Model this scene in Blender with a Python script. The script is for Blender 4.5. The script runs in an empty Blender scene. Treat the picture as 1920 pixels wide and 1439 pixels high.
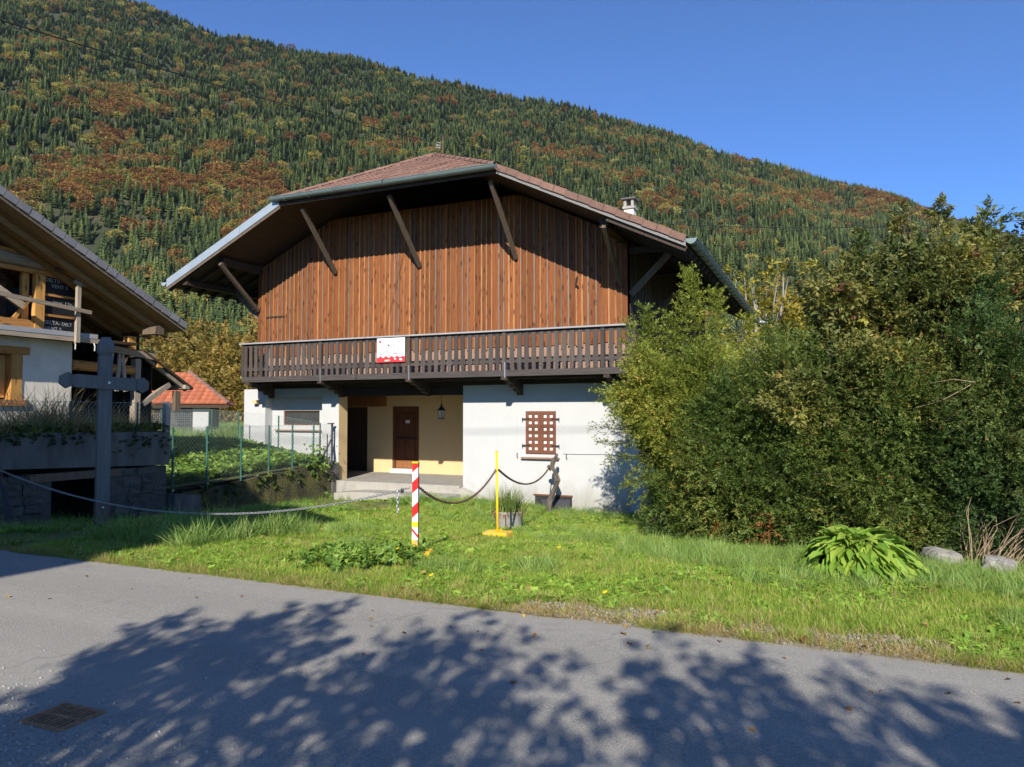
import bpy, bmesh, math, random
import numpy as np
from mathutils import Vector, Matrix, Euler
R = math.radians
rnd = random.Random(7)
rng = np.random.default_rng(11)
scn = bpy.context.scene
COL = scn.collection

# ------------------------------------------------------------------ camera
# world frame: X runs along the road and the facade, Y runs from the road to the farmhouse, road level z = 0
TH, PITCH, EYE, FPX = R(24.014), R(2.445), 1.75, 1370.0
camd = bpy.data.cameras.new('camera')
camd.sensor_width = 36.0
camd.lens = FPX / 1920 * 36
camd.clip_end = 6000
camd.clip_start = 0.05
cam = bpy.data.objects.new('camera', camd)
COL.objects.link(cam)
cam.location = (0, 0, EYE)
cam.rotation_euler = (R(90) + PITCH, 0, TH)
scn.camera = cam

# ------------------------------------------------------------------ light
SUN_AZ, SUN_EL = R(18), R(29.7)          # azimuth measured from -Y towards +X
SUN = Vector((math.sin(SUN_AZ) * math.cos(SUN_EL), -math.cos(SUN_AZ) * math.cos(SUN_EL), math.sin(SUN_EL)))
world = bpy.data.worlds.new('World')
scn.world = world
world.use_nodes = True
wn = world.node_tree
bg = wn.nodes['Background']
sky = wn.nodes.new('ShaderNodeTexSky')
sky.sky_type = 'NISHITA'
sky.sun_disc = False
sky.sun_elevation = SUN_EL
sky.sun_rotation = R(180) - SUN_AZ
sky.altitude = 900
sky.air_density = 0.7
sky.dust_density = 0.0
sky.ozone_density = 10.0
wn.links.new(sky.outputs[0], bg.inputs[0])
bg.inputs[1].default_value = 0.13
sund = bpy.data.lights.new('sun', 'SUN')
sund.energy = 4.4
sund.angle = R(0.53)
sund.color = (1.0, 0.93, 0.82)
sun = bpy.data.objects.new('sun', sund)
COL.objects.link(sun)
sun.rotation_euler = (-SUN).to_track_quat('-Z', 'Y').to_euler()
sun.location = SUN * 60
scn.view_settings.view_transform = 'Standard'
scn.view_settings.look = 'None'
scn.view_settings.gamma = 1
scn.view_settings.use_curve_mapping = False
scn.view_settings.exposure = 0.72
scn.render.engine = 'CYCLES'
scn.cycles.max_bounces = 5
scn.cycles.diffuse_bounces = 3
scn.cycles.glossy_bounces = 2
scn.cycles.transmission_bounces = 3
scn.cycles.transparent_max_bounces = 6
scn.cycles.use_adaptive_sampling = True
scn.cycles.adaptive_threshold = 0.015
scn.cycles.use_denoising = True

# ------------------------------------------------------------------ materials
MATS = {}


class NB:
    """small node-tree helper"""
    def __init__(s, name):
        s.m = bpy.data.materials.new(name)
        s.m.use_nodes = True
        s.t = s.m.node_tree
        s.p = s.t.nodes['Principled BSDF']
        s.out = s.t.nodes['Material Output']
        MATS[name] = s.m

    def n(s, typ, **kw):
        nd = s.t.nodes.new(typ)
        for k, v in kw.items():
            if k.startswith('i_'):
                nd.inputs[k[2:].replace('_', ' ')].default_value = v
            else:
                setattr(nd, k, v)
        return nd

    def l(s, a, b):
        s.t.links.new(a, b)

    def coords(s, scale=(1, 1, 1), kind='Object', rand=True):
        tc = s.n('ShaderNodeTexCoord')
        out = tc.outputs[kind]
        if rand:
            oi = s.n('ShaderNodeObjectInfo')
            mul = s.n('ShaderNodeMath', operation='MULTIPLY')
            mul.inputs[1].default_value = 37.0
            s.l(oi.outputs['Random'], mul.inputs[0])
            add = s.n('ShaderNodeVectorMath', operation='ADD')
            s.l(out, add.inputs[0])
            s.l(mul.outputs[0], add.inputs[1])
            out = add.outputs[0]
        mp = s.n('ShaderNodeMapping')
        mp.inputs['Scale'].default_value = scale
        s.l(out, mp.inputs[0])
        return mp.outputs[0]

    def noise(s, vec, scale, detail=4, rough=0.6):
        nd = s.n('ShaderNodeTexNoise')
        nd.inputs['Scale'].default_value = scale
        nd.inputs['Detail'].default_value = detail
        nd.inputs['Roughness'].default_value = rough
        s.l(vec, nd.inputs['Vector'])
        return nd.outputs['Fac']

    def ramp(s, fac, stops):
        nd = s.n('ShaderNodeValToRGB')
        cr = nd.color_ramp
        while len(cr.elements) > 1:
            cr.elements.remove(cr.elements[-1])
        cr.elements[0].position = stops[0][0]
        cr.elements[0].color = (*stops[0][1], 1)
        for p, c in stops[1:]:
            e = cr.elements.new(p)
            e.color = (*c, 1)
        s.l(fac, nd.inputs[0])
        return nd.outputs[0]

    def mix(s, fac, a, b, mode='MIX'):
        nd = s.n('ShaderNodeMix', data_type='RGBA', blend_type=mode)
        if isinstance(fac, (int, float)):
            nd.inputs[0].default_value = fac
        else:
            s.l(fac, nd.inputs[0])
        for i, v in ((6, a), (7, b)):
            if isinstance(v, tuple):
                nd.inputs[i].default_value = (*v, 1)
            else:
                s.l(v, nd.inputs[i])
        return nd.outputs[2]

    def mapr(s, fac, a, b, c=0.0, d=1.0):
        nd = s.n('ShaderNodeMapRange')
        for i, v in enumerate((a, b, c, d)):
            nd.inputs[i + 1].default_value = v
        s.l(fac, nd.inputs[0])
        return nd.outputs[0]

    def bump(s, h, strength=0.3, dist=0.01):
        nd = s.n('ShaderNodeBump')
        nd.inputs['Strength'].default_value = strength
        nd.inputs['Distance'].default_value = dist
        s.l(h, nd.inputs['Height'])
        s.l(nd.outputs[0], s.p.inputs['Normal'])

    def color(s, c):
        if isinstance(c, tuple):
            s.p.inputs['Base Color'].default_value = (*c, 1)
        else:
            s.l(c, s.p.inputs['Base Color'])

    def rough(s, r):
        s.p.inputs['Roughness'].default_value = r


def c3(c, k):
    return tuple(min(1, x * k) for x in c)


def plain(name, col, rough=0.75, var=0.25, scale=6.0, bump=0.25, bscale=60, metal=0.0, stretch=(1, 1, 1), rand=0.0, spec=0.3):
    b = NB(name)
    v = b.coords(stretch)
    f = b.noise(v, scale, 5, 0.62)
    c = b.ramp(f, [(0.25, c3(col, 1 - var)), (0.5, col), (0.78, c3(col, 1 + var))])
    if rand:
        oi = b.n('ShaderNodeObjectInfo')
        k = b.mapr(oi.outputs['Random'], 0, 1, 1 - rand, 1 + rand)
        hs = b.n('ShaderNodeHueSaturation')
        b.l(k, hs.inputs['Value'])
        b.l(c, hs.inputs['Color'])
        c = hs.outputs[0]
    b.color(c)
    b.rough(rough)
    b.p.inputs['Metallic'].default_value = metal
    b.p.inputs['Specular IOR Level'].default_value = spec
    if bump:
        b.bump(b.noise(v, bscale, 3, 0.6), bump, 0.01)
    return b.m


def wood(name, cols, grain=(38, 38, 1.6), knots=True, rough=0.7, weather=None, axis='z', rand=0.18):
    """boards: grain along the given local axis, one shade per board"""
    b = NB(name)
    sc = {'z': grain, 'x': (grain[2], grain[0], grain[1]), 'y': (grain[0], grain[2], grain[1])}[axis]
    v = b.coords(sc)
    f = b.noise(v, 1.0, 6, 0.65)
    oi = b.n('ShaderNodeObjectInfo')
    base = b.ramp(f, [(0.22, cols[0]), (0.5, cols[1]), (0.8, cols[2])])
    if knots:
        ks = {'z': (9, 9, 2.6), 'x': (2.6, 9, 9), 'y': (9, 2.6, 9)}[axis]
        kv = b.coords(ks)
        vo = b.n('ShaderNodeTexVoronoi')
        vo.inputs['Scale'].default_value = 1.0
        b.l(kv, vo.inputs['Vector'])
        k = b.mapr(vo.outputs['Distance'], 0.08, 0.30, .92, 0.0)
        base = b.mix(k, base, c3(cols[0], 0.35))
    if weather:
        wv = b.coords({'z': (3, 3, .5), 'x': (.5, 3, 3), 'y': (3, .5, 3)}[axis])
        wf = b.mapr(b.noise(wv, 1.3, 4), 0.45, 0.7)
        base = b.mix(wf, base, weather)
    hs = b.n('ShaderNodeHueSaturation')
    b.l(b.mapr(oi.outputs['Random'], 0, 1, 1 - rand, 1 + rand), hs.inputs['Value'])
    b.l(base, hs.inputs['Color'])
    b.color(hs.outputs[0])
    b.rough(rough)
    b.p.inputs['Specular IOR Level'].default_value = 0.25
    b.bump(f, 0.35, 0.006)
    return b.m


def leafmat(name, stops, trans=0.35, rough=0.55, attr=True, tcol=None, spec=0.3):
    """foliage: shade picked per leaf (attribute 'rnd') or per instance, with light passing through"""
    b = NB(name)
    if attr:
        a = b.n('ShaderNodeAttribute', attribute_name='rnd')
        f = a.outputs['Fac']
    else:
        oi = b.n('ShaderNodeObjectInfo')
        f = oi.outputs['Random']
    c = b.ramp(f, stops)
    b.color(c)
    b.rough(rough)
    b.p.inputs['Specular IOR Level'].default_value = spec
    tr = b.n('ShaderNodeBsdfTranslucent')
    b.l(b.mix(0.5, c, b.mix(1.0, c, (1.0, 0.95, 0.25), 'MULTIPLY')), tr.inputs[0])
    ms = b.n('ShaderNodeMixShader')
    ms.inputs[0].default_value = trans
    b.l(b.p.outputs[0], ms.inputs[1])
    b.l(tr.outputs[0], ms.inputs[2])
    b.l(ms.outputs[0], b.out.inputs[0])
    return b.m


def M(n):
    return MATS[n]


def make_materials():
    # asphalt
    b = NB('asphalt')
    v = b.coords(rand=False)
    fine = b.noise(v, 75, 6, 0.8)
    mid = b.noise(v, 7, 4)
    big = b.noise(v, 0.55, 4)
    c = b.ramp(fine, [(0.33, (0.135, 0.127, 0.110)), (0.52, (0.32, 0.303, 0.262)), (0.69, (0.57, 0.545, 0.47))])
    c = b.mix(b.mapr(big, 0.35, 0.7, 0, 0.35), c, (0.34, 0.32, 0.278))
    c = b.mix(b.mapr(mid, 0.3, 0.7, 0.0, 0.25), c, (0.23, 0.223, 0.21))
    wear = b.noise(b.coords((.04, 1.1, 1), rand=False), 1.0, 3)
    c = b.mix(b.mapr(wear, .42, .62, 0, .30), c, (0.41, 0.388, 0.34))
    stain = b.noise(b.coords((1, 1.4, 1), rand=False), 1.7, 6, .7)
    c = b.mix(b.mapr(stain, .58, .74, 0, .38), c, (0.13, 0.126, 0.118))
    # dark patched crack lines
    vo = b.n('ShaderNodeTexVoronoi', feature='DISTANCE_TO_EDGE')
    vo.inputs['Scale'].default_value = 0.23
    wv = b.n('ShaderNodeVectorMath', operation='ADD')
    nv = b.n('ShaderNodeTexNoise')
    nv.inputs['Scale'].default_value = 1.6
    b.l(v, nv.inputs['Vector'])
    b.l(v, wv.inputs[0])
    b.l(nv.outputs['Color'], wv.inputs[1])
    b.l(wv.outputs[0], vo.inputs['Vector'])
    cr = b.mapr(vo.outputs['Distance'], 0.0, 0.006, 0.2, 0.0)
    c = b.mix(cr, c, (0.06, 0.06, 0.06))
    b.color(c)
    b.rough(0.92)
    b.p.inputs['Specular IOR Level'].default_value = 0.2
    b.bump(fine, 0.5, 0.008)
    # soil under the grass
    b = NB('soil')
    v = b.coords(rand=False)
    f = b.noise(v, 1.2, 6)
    g = b.noise(v, 30, 4)
    c = b.ramp(f, [(0.3, (0.08, 0.11, 0.025)), (0.5, (0.12, 0.145, 0.035)), (0.72, (0.17, 0.15, 0.065))])
    c = b.mix(b.mapr(g, .4, .7, 0, .6), c, (0.06, 0.085, 0.02))
    b.color(c)
    b.rough(0.95)
    b.bump(g, 0.6, 0.03)
    # hill floor
    b = NB('forest_floor')
    v = b.coords(rand=False)
    f = b.noise(v, 0.02, 6)
    c = b.ramp(f, [(0.3, (0.025, 0.035, 0.013)), (0.55, (0.04, 0.042, 0.017)), (0.75, (0.09, 0.062, 0.028))])
    b.color(c)
    b.rough(1)
    plain('meadow', (0.10, 0.14, 0.035), 0.9, 0.4, 0.3, 0)
    b = NB('plaster_white')
    v = b.coords(rand=False)
    f = b.noise(v, 1.4, 5)
    c = b.ramp(f, [(0.25, (0.475, 0.48, 0.475)), (0.5, (0.50, 0.507, 0.503)), (0.78, (0.52, 0.525, 0.522))])
    gm = b.n('ShaderNodeNewGeometry')
    sx = b.n('ShaderNodeSeparateXYZ')
    b.l(gm.outputs['Position'], sx.inputs[0])
    hn = b.noise(b.coords((1.6, 1.6, .7), rand=False), 2.2, 6, .65)
    ad = b.n('ShaderNodeMath', operation='MULTIPLY_ADD')
    ad.inputs[1].default_value = -1.1
    b.l(hn, ad.inputs[0])
    b.l(sx.outputs[2], ad.inputs[2])
    dirt = b.mapr(ad.outputs[0], -1.15, -.55, .62, 0.0)
    c = b.mix(dirt, c, (0.27, 0.25, 0.20))
    streak = b.mapr(b.noise(b.coords((7, 7, .22), rand=False), 1.0, 4), .58, .78, 0, .16)
    c = b.mix(streak, c, (0.36, 0.35, 0.31))
    b.color(c)
    b.rough(.9)
    b.bump(b.noise(v, 140, 3), .25, .01)
    b = NB('plaster_base')   # lower walls with damp stains
    plain('plaster_beige', (0.63, 0.465, 0.25), 0.9, 0.05, 2, 0.2, 120)
    plain('plaster_barn', (0.70, 0.645, 0.54), 0.9, 0.16, 2.2, 0.3, 60)
    plain('wall_tan', (0.30, 0.19, 0.14), 0.9, 0.10, 2, 0.1, 60)
    plain('concrete', (0.36, 0.34, 0.30), 0.9, 0.2, 3, 0.35, 60)
    plain('concrete_old', (0.13, 0.125, 0.115), 0.93, 0.45, 2.6, 0.5, 40, stretch=(1.6, 1.6, .55))
    plain('rubble', (0.095, 0.09, 0.08), 0.95, 0.5, 5, 0.6, 30, rand=0.15)
    plain('mortar', (0.085, 0.08, 0.07), 0.95, 0.35, 6, 0.5, 40)
    b = NB('mossy_stone')
    v = b.coords()
    f = b.noise(v, 2.6, 6)
    g = b.noise(v, 18, 5)
    c = b.ramp(f, [(0.34, (0.045, 0.04, 0.03)), (0.5, (0.085, 0.085, 0.03)), (0.66, (0.14, 0.125, 0.03)), (0.8, (0.19, 0.17, 0.14))])
    c = b.mix(b.mapr(g, .4, .65, 0, .75), c, (0.04, 0.034, 0.025))
    b.color(c)
    b.rough(0.95)
    b.bump(g, 0.9, 0.04)
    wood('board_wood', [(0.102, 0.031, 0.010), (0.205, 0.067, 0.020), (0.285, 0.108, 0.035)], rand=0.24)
    wood('batten_gold', [(0.17, 0.075, 0.03), (0.30, 0.15, 0.062), (0.42, 0.25, 0.115)], rand=0.3)
    wood('batten_grey', [(0.11, 0.078, 0.056), (0.19, 0.145, 0.105), (0.29, 0.235, 0.175)], rand=0.25)
    wood('balcony_wood', [(0.035, 0.029, 0.026), (0.072, 0.061, 0.056), (0.12, 0.102, 0.093)], knots=False, rand=0.28, weather=(0.085, 0.06, 0.042))
    wood('balcony_rail_wood', [(0.035, 0.029, 0.026), (0.072, 0.061, 0.056), (0.12, 0.102, 0.093)], knots=False, axis='x', rand=0.15)
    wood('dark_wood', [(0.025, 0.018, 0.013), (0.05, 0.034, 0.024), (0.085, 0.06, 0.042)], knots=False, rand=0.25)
    wood('dark_wood_y', [(0.03, 0.021, 0.015), (0.06, 0.041, 0.029), (0.10, 0.07, 0.05)], knots=False, axis='y', rand=0.3)
    wood('brace_wood', [(0.07, 0.05, 0.034), (0.13, 0.097, 0.067), (0.21, 0.162, 0.115)], knots=False, rand=0.15)
    wood('handrail_wood', [(0.24, 0.24, 0.24), (0.33, 0.33, 0.33), (0.42, 0.42, 0.42)], knots=False, axis='x', rand=0.05)
    wood('door_wood', [(0.055, 0.02, 0.010), (0.12, 0.046, 0.020), (0.19, 0.08, 0.036)], knots=False, rand=0.08)
    wood('dark_door_wood', [(0.03, 0.018, 0.012), (0.05, 0.03, 0.02), (0.075, 0.045, 0.03)], knots=False, rand=0.08)
    wood('slat_wood', [(0.15, 0.06, 0.02), (0.24, 0.10, 0.035), (0.32, 0.15, 0.06)], knots=False, rand=0.12)
    wood('shutter_wood', [(0.12, 0.043, 0.024), (0.17, 0.068, 0.04), (0.22, 0.095, 0.06)], knots=False, rand=0.05)
    wood('fresh_wood', [(0.36, 0.17, 0.045), (0.52, 0.27, 0.075), (0.64, 0.37, 0.12)], axis='z', rand=0.12)
    wood('fresh_wood_y', [(0.30, 0.13, 0.035), (0.45, 0.21, 0.06), (0.58, 0.30, 0.10)], axis='y', rand=0.12)
    wood('grey_beam_y', [(0.20, 0.15, 0.10), (0.33, 0.26, 0.185), (0.47, 0.39, 0.29)], knots=False, axis='y', rand=0.18)
    wood('grey_beam', [(0.20, 0.16, 0.115), (0.33, 0.275, 0.21), (0.47, 0.40, 0.32)], knots=False, axis='z', rand=0.18)
    wood('soffit_plank', [(0.17, 0.09, 0.035), (0.30, 0.17, 0.07), (0.41, 0.25, 0.115)], knots=False, axis='y', rand=0.25)
    wood('cross_wood', [(0.095, 0.088, 0.082), (0.155, 0.147, 0.138), (0.215, 0.205, 0.195)], grain=(60, 60, 2.2), knots=False, rand=0.06)
    wood('fascia_grey', [(0.13, 0.12, 0.11), (0.21, 0.20, 0.185), (0.30, 0.285, 0.27)], grain=(30, 30, 30), knots=False, rand=0.05)
    wood('cross_foot_wood', [(0.09, 0.06, 0.05), (0.13, 0.09, 0.075), (0.17, 0.12, 0.10)], knots=False, rand=0.05)
    plain('zinc_dark', (0.17, 0.22, 0.205), 0.5, 0.15, 3, 0.05, 40, metal=0.35, spec=0.5)
    plain('zinc_light', (0.37, 0.42, 0.44), 0.45, 0.10, 2, 0.05, 40, metal=0.35, spec=0.5)
    plain('galvanised', (0.55, 0.56, 0.57), 0.35, 0.12, 20, 0, metal=0.8, spec=0.5)
    plain('chain_steel', (0.38, 0.385, 0.39), 0.4, 0.2, 30, 0, metal=0.75, spec=0.5)
    plain('rusty_metal', (0.13, 0.075, 0.05), 0.85, 0.35, 40, 0.2, 90)
    plain('rust_orange', (0.34, 0.18, 0.095), 0.9, 0.5, 14, 0.4, 90)
    plain('black_metal', (0.03, 0.03, 0.032), 0.5, 0.2, 20, 0)
    plain('dark_steel', (0.045, 0.045, 0.055), 0.6, 0.2, 20, 0)
    plain('cable_black', (0.025, 0.025, 0.025), 0.7, 0.1, 5, 0)
    plain('fence_green', (0.035, 0.12, 0.095), 0.5, 0.2, 8, 0)
    plain('fence_wire', (0.26, 0.31, 0.30), 0.45, 0.1, 8, 0, metal=0.3)
    plain('fence_post_concrete', (0.36, 0.335, 0.295), 0.9, 0.2, 5, 0.3)
    plain('tile_brown', (0.205, 0.118, 0.088), 0.85, 0.22, 9, 0.4, 60, rand=0.16)
    plain('tile_orange', (0.40, 0.130, 0.066), 0.85, 0.2, 8, 0.3, 60, rand=0.15)
    plain('slate_verge', (0.20, 0.195, 0.20), 0.8, 0.14, 12, 0.2, 80, rand=0.10)
    plain('roof_sheet', (0.24, 0.14, 0.10), 0.9, 0.3, 3, 0.6, 8)
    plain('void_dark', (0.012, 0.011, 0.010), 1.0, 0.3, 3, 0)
    plain('tyvek_black', (0.018, 0.019, 0.021), 0.55, 0.35, 12, 0.4, 18)
    plain('print_white', (0.42, 0.43, 0.45), 0.7, 0.1, 5, 0)
    plain('paint_red', (0.72, 0.018, 0.015), 0.45, 0.10, 9, 0.1)
    plain('paint_white', (0.78, 0.79, 0.82), 0.45, 0.06, 9, 0.1)
    plain('paint_yellow', (0.83, 0.56, 0.012), 0.5, 0.12, 14, 0.15)
    b = NB('paint_yellow_worn')
    v = b.coords()
    f = b.noise(v, 9, 6, 0.7)
    b.color(b.ramp(f, [(0.50, (0.74, 0.46, 0.015)), (0.58, (0.62, 0.40, 0.06)), (0.66, (0.38, 0.31, 0.18))]))
    b.rough(0.9)
    b.bump(f, 0.5, 0.02)
    plain('bark_grey', (0.12, 0.10, 0.08), 0.95, 0.45, 16, 0.8, 40, stretch=(1, 1, .5))
    plain('bark_brown', (0.085, 0.062, 0.045), 0.95, 0.4, 12, 0.5, 40)
    plain('bark_pale', (0.36, 0.33, 0.28), 0.95, 0.3, 12, 0.4, 40)
    plain('twig_dry', (0.33, 0.245, 0.155), 0.9, 0.3, 9, 0)
    plain('stone_pale', (0.27, 0.255, 0.225), 0.95, 0.35, 5, 0.8, 22)
    plain('gravel_stone', (0.27, 0.26, 0.245), 0.95, 0.25, 8, 0.2, rand=0.35)
    plain('grit_stone', (0.33, 0.32, 0.295), 0.95, 0.25, 8, 0.2, rand=0.3)
    plain('glass_dark', (0.055, 0.06, 0.06), 0.12, 0.2, 2, 0, spec=0.6)
    plain('lamp_glass', (0.55, 0.50, 0.40), 0.25, 0.1, 3, 0, spec=0.6)
    plain('ceramic_white', (0.74, 0.72, 0.66), 0.6, 0.05, 5, 0)
    plain('curtain', (0.50, 0.20, 0.06), 0.9, 0.3, 4, 0)
    plain('poster_white', (0.80, 0.80, 0.82), 0.6, 0.04, 4, 0)
    plain('poster_grey', (0.45, 0.43, 0.50), 0.6, 0.2, 8, 0)
    plain('poster_blue', (0.10, 0.08, 0.22), 0.6, 0.2, 8, 0)
    plain('poster_brown', (0.40, 0.31, 0.30), 0.6, 0.2, 8, 0)
    plain('poster_red', (0.66, 0.045, 0.05), 0.6, 0.1, 8, 0)
    plain('poster_cream', (0.70, 0.55, 0.40), 0.6, 0.15, 8, 0)
    G = leafmat
    G('grass_blade', [(0, (0.1500, 0.2604, 0.0297)), (0.4, (0.2550, 0.3948, 0.0459)), (0.75, (0.3825, 0.4956, 0.0702)), (0.92, (0.5100, 0.5040, 0.1350)), (1, (0.6000, 0.5208, 0.2160))], 0.35, 0.5, attr=False)
    G('grass_blue', [(0, (0.1383, 0.2557, 0.0515)), (0.6, (0.2360, 0.3666, 0.0810)), (1, (0.3906, 0.4774, 0.1473))], 0.3, 0.5, attr=False)
    G('grass_dry', [(0, (0.3750, 0.2625, 0.1063)), (0.6, (0.5000, 0.3750, 0.1750)), (1, (0.3000, 0.3125, 0.0875))], 0.3, 0.6, attr=False)
    G('weed_leaf', [(0, (0.1275, 0.2592, 0.0330)), (0.5, (0.2325, 0.4050, 0.0525)), (1, (0.3600, 0.5184, 0.0750))], 0.3, 0.5, attr=False)
    G('garden_leaf', [(0, (0.0900, 0.1800, 0.0300)), (0.5, (0.1725, 0.3000, 0.0495)), (1, (0.3000, 0.4200, 0.0750))], 0.3, 0.45, attr=False)
    G('ivy_leaf', [(0, (0.03, 0.06, 0.015)), (0.6, (0.06, 0.10, 0.022)), (1, (0.12, 0.13, 0.03))], 0.2, 0.45, attr=False)
    G('yew_light', [(0, (0.0881, 0.1277, 0.0243)), (0.45, (0.2055, 0.2511, 0.0404)), (0.8, (0.3425, 0.3663, 0.0605)), (1, (0.4306, 0.3293, 0.0807))], 0.22, 0.5)
    G('yew_dark', [(0, (0.0496, 0.0849, 0.0213)), (0.5, (0.1126, 0.1655, 0.0330)), (0.85, (0.2073, 0.2441, 0.0504)), (1, (0.3155, 0.2441, 0.0583))], 0.2, 0.5)
    G('spruce_dark', [(0, (0.0399, 0.0819, 0.0262)), (0.5, (0.0832, 0.1392, 0.0375)), (0.9, (0.1539, 0.1944, 0.0486)), (1, (0.0984, 0.0938, 0.0328))], 0.2, 0.5)
    G('dogwood_leaf', [(0, (0.0620, 0.0905, 0.0263)), (0.35, (0.1427, 0.1672, 0.0440)), (0.6, (0.2294, 0.2300, 0.0658)), (0.85, (0.3223, 0.2994, 0.0805)), (0.95, (0.4464, 0.4178, 0.0584)), (1, (0.2604, 0.1253, 0.0731))], 0.35, 0.45)
    G('autumn_gold', [(0, (0.1442, 0.1201, 0.0278)), (0.4, (0.2643, 0.1962, 0.0417)), (0.75, (0.3846, 0.2719, 0.0696)), (1, (0.3605, 0.1518, 0.0417))], 0.35, 0.6)
    G('autumn_yellow', [(0, (0.1625, 0.1562, 0.0225)), (0.5, (0.3250, 0.2812, 0.0375)), (1, (0.4750, 0.3625, 0.0625))], 0.35, 0.6)
    G('autumn_green', [(0, (0.0625, 0.0875, 0.0200)), (0.5, (0.1187, 0.1438, 0.0312)), (1, (0.2000, 0.1938, 0.0438))], 0.3, 0.6)
    G('roadside_leaf', [(0, (0.06, 0.09, 0.02)), (1, (0.14, 0.15, 0.03))], 0.15, 0.6)
    G('broad_leaf', [(0, (0.1485, 0.2794, 0.0328)), (0.6, (0.2285, 0.3726, 0.0479)), (1, (0.3313, 0.4285, 0.0683))], 0.25, 0.42, attr=False, spec=0.4)
    G('fallen_leaf', [(0, (0.16, 0.08, 0.03)), (.6, (0.30, 0.17, 0.06)), (1, (0.42, 0.30, 0.09))], 0.15, 0.7, attr=False)
    G('dead_spray', [(0, (0.30, 0.10, 0.03)), (1, (0.46, 0.18, 0.06))], 0.2, 0.7)
    G('petal_yellow', [(0, (0.85, 0.55, 0.01)), (1, (0.9, 0.62, 0.02))], 0.2, 0.6, attr=False)
    # hillside trees: shade by instance
    hz = 1.0
    G('hill_spruce', [(0, (0.0644, 0.0984, 0.0409)), (0.35, (0.1021, 0.1455, 0.0518)), (0.7, (0.1512, 0.1967, 0.0631)), (1, (0.2175, 0.2596, 0.0777))], 0.12, 0.8, attr=False, spec=0.1)
    G('hill_beech', [(0, (0.1638, 0.0750, 0.0293)), (0.4, (0.2519, 0.1200, 0.0398)), (0.7, (0.3150, 0.1705, 0.0533)), (1, (0.3024, 0.2250, 0.0665))], 0.2, 0.8, attr=False, spec=0.1)
    G('hill_yellow', [(0, (0.1955, 0.1667, 0.0287)), (0.5, (0.3450, 0.2760, 0.0575)), (1, (0.4140, 0.3680, 0.1150))], 0.2, 0.8, attr=False, spec=0.1)
    G('hill_olive', [(0, (0.1020, 0.1200, 0.0300)), (1, (0.2160, 0.1860, 0.0420))], 0.2, 0.8, attr=False, spec=0.1)
    MATS['plaster_base'] = MATS['plaster_white']


make_materials()


# ------------------------------------------------------------------ building helpers
class MB:
    """collects faces; build() links them as one mesh object"""
    def __init__(s):
        s.v = []
        s.f = []

    def add(s, vs, fs):
        o = len(s.v)
        s.v += [tuple(p) for p in vs]
        s.f += [tuple(o + i for i in f) for f in fs]
        return s

    def box(s, x0, x1, y0, y1, z0, z1):
        vs = [(x0, y0, z0), (x1, y0, z0), (x1, y1, z0), (x0, y1, z0), (x0, y0, z1), (x1, y0, z1), (x1, y1, z1), (x0, y1, z1)]
        return s.add(vs, [(0, 3, 2, 1), (4, 5, 6, 7), (0, 1, 5, 4), (1, 2, 6, 5), (2, 3, 7, 6), (3, 0, 4, 7)])

    def beam(s, p, q, w, h, up=(0, 0, 1)):
        p, q = Vector(p), Vector(q)
        d = (q - p).normalized()
        u = Vector(up)
        if abs(d.dot(u)) > 0.98:
            u = Vector((0, 1, 0))
        a = d.cross(u).normalized()
        b = a.cross(d).normalized()
        vs = []
        for c in (p, q):
            for sa, sb in ((-1, -1), (1, -1), (1, 1), (-1, 1)):
                vs.append(c + a * (sa * w / 2) + b * (sb * h / 2))
        return s.add(vs, [(0, 1, 2, 3), (7, 6, 5, 4), (0, 4, 5, 1), (1, 5, 6, 2), (2, 6, 7, 3), (3, 7, 4, 0)])

    def tube(s, pts, rad, n=8, caps=True):
        pts = [Vector(p) for p in pts]
        if not isinstance(rad, (list, tuple)):
            rad = [rad] * len(pts)
        vs, fs = [], []
        t0 = (pts[1] - pts[0]).normalized()
        u = t0.orthogonal().normalized()
        for i, p in enumerate(pts):
            t = ((pts[min(i + 1, len(pts) - 1)] - pts[max(i - 1, 0)])).normalized()
            u = (u - t * u.dot(t)).normalized()
            w = t.cross(u)
            for k in range(n):
                a = 2 * math.pi * k / n
                vs.append(p + (u * math.cos(a) + w * math.sin(a)) * rad[i])
        for i in range(len(pts) - 1):
            for k in range(n):
                fs.append((i * n + k, i * n + (k + 1) % n, (i + 1) * n + (k + 1) % n, (i + 1) * n + k))
        if caps:
            fs.append(tuple(range(n - 1, -1, -1)))
            fs.append(tuple((len(pts) - 1) * n + k for k in range(n)))
        return s.add(vs, fs)

    def prism(s, prof, a, b, axis):
        """profile of 2-D points extruded from a to b along axis ('x','y','z')"""
        n = len(prof)
        vs = []
        for t in (a, b):
            for (u, w) in prof:
                vs.append({'x': (t, u, w), 'y': (u, t, w), 'z': (u, w, t)}[axis])
        fs = [tuple(range(n - 1, -1, -1)), tuple(range(n, 2 * n))]
        for i in range(n):
            j = (i + 1) % n
            fs.append((i, j, n + j, n + i))
        return s.add(vs, fs)

    def quad(s, *p):
        return s.add(p, [tuple(range(len(p)))])

    def mesh(s, name, off=(0, 0, 0), recalc=True):
        me = bpy.data.meshes.new(name)
        ox, oy, oz = off
        me.from_pydata([(x - ox, y - oy, z - oz) for x, y, z in s.v], [], s.f)
        if recalc:
            bm = bmesh.new()
            bm.from_mesh(me)
            bmesh.ops.recalc_face_normals(bm, faces=bm.faces)
            bm.to_mesh(me)
            bm.free()
        me.update()
        return me


WPOS = {}


def wpos(o):
    return WPOS.get(o.name, Vector((0, 0, 0)))


def tag(o, label=None, cat=None, group=None, kind=None):
    if label:
        o['label'] = label
    if cat:
        o['category'] = cat
    if group:
        o['group'] = group
    if kind:
        o['kind'] = kind
    return o


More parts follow.
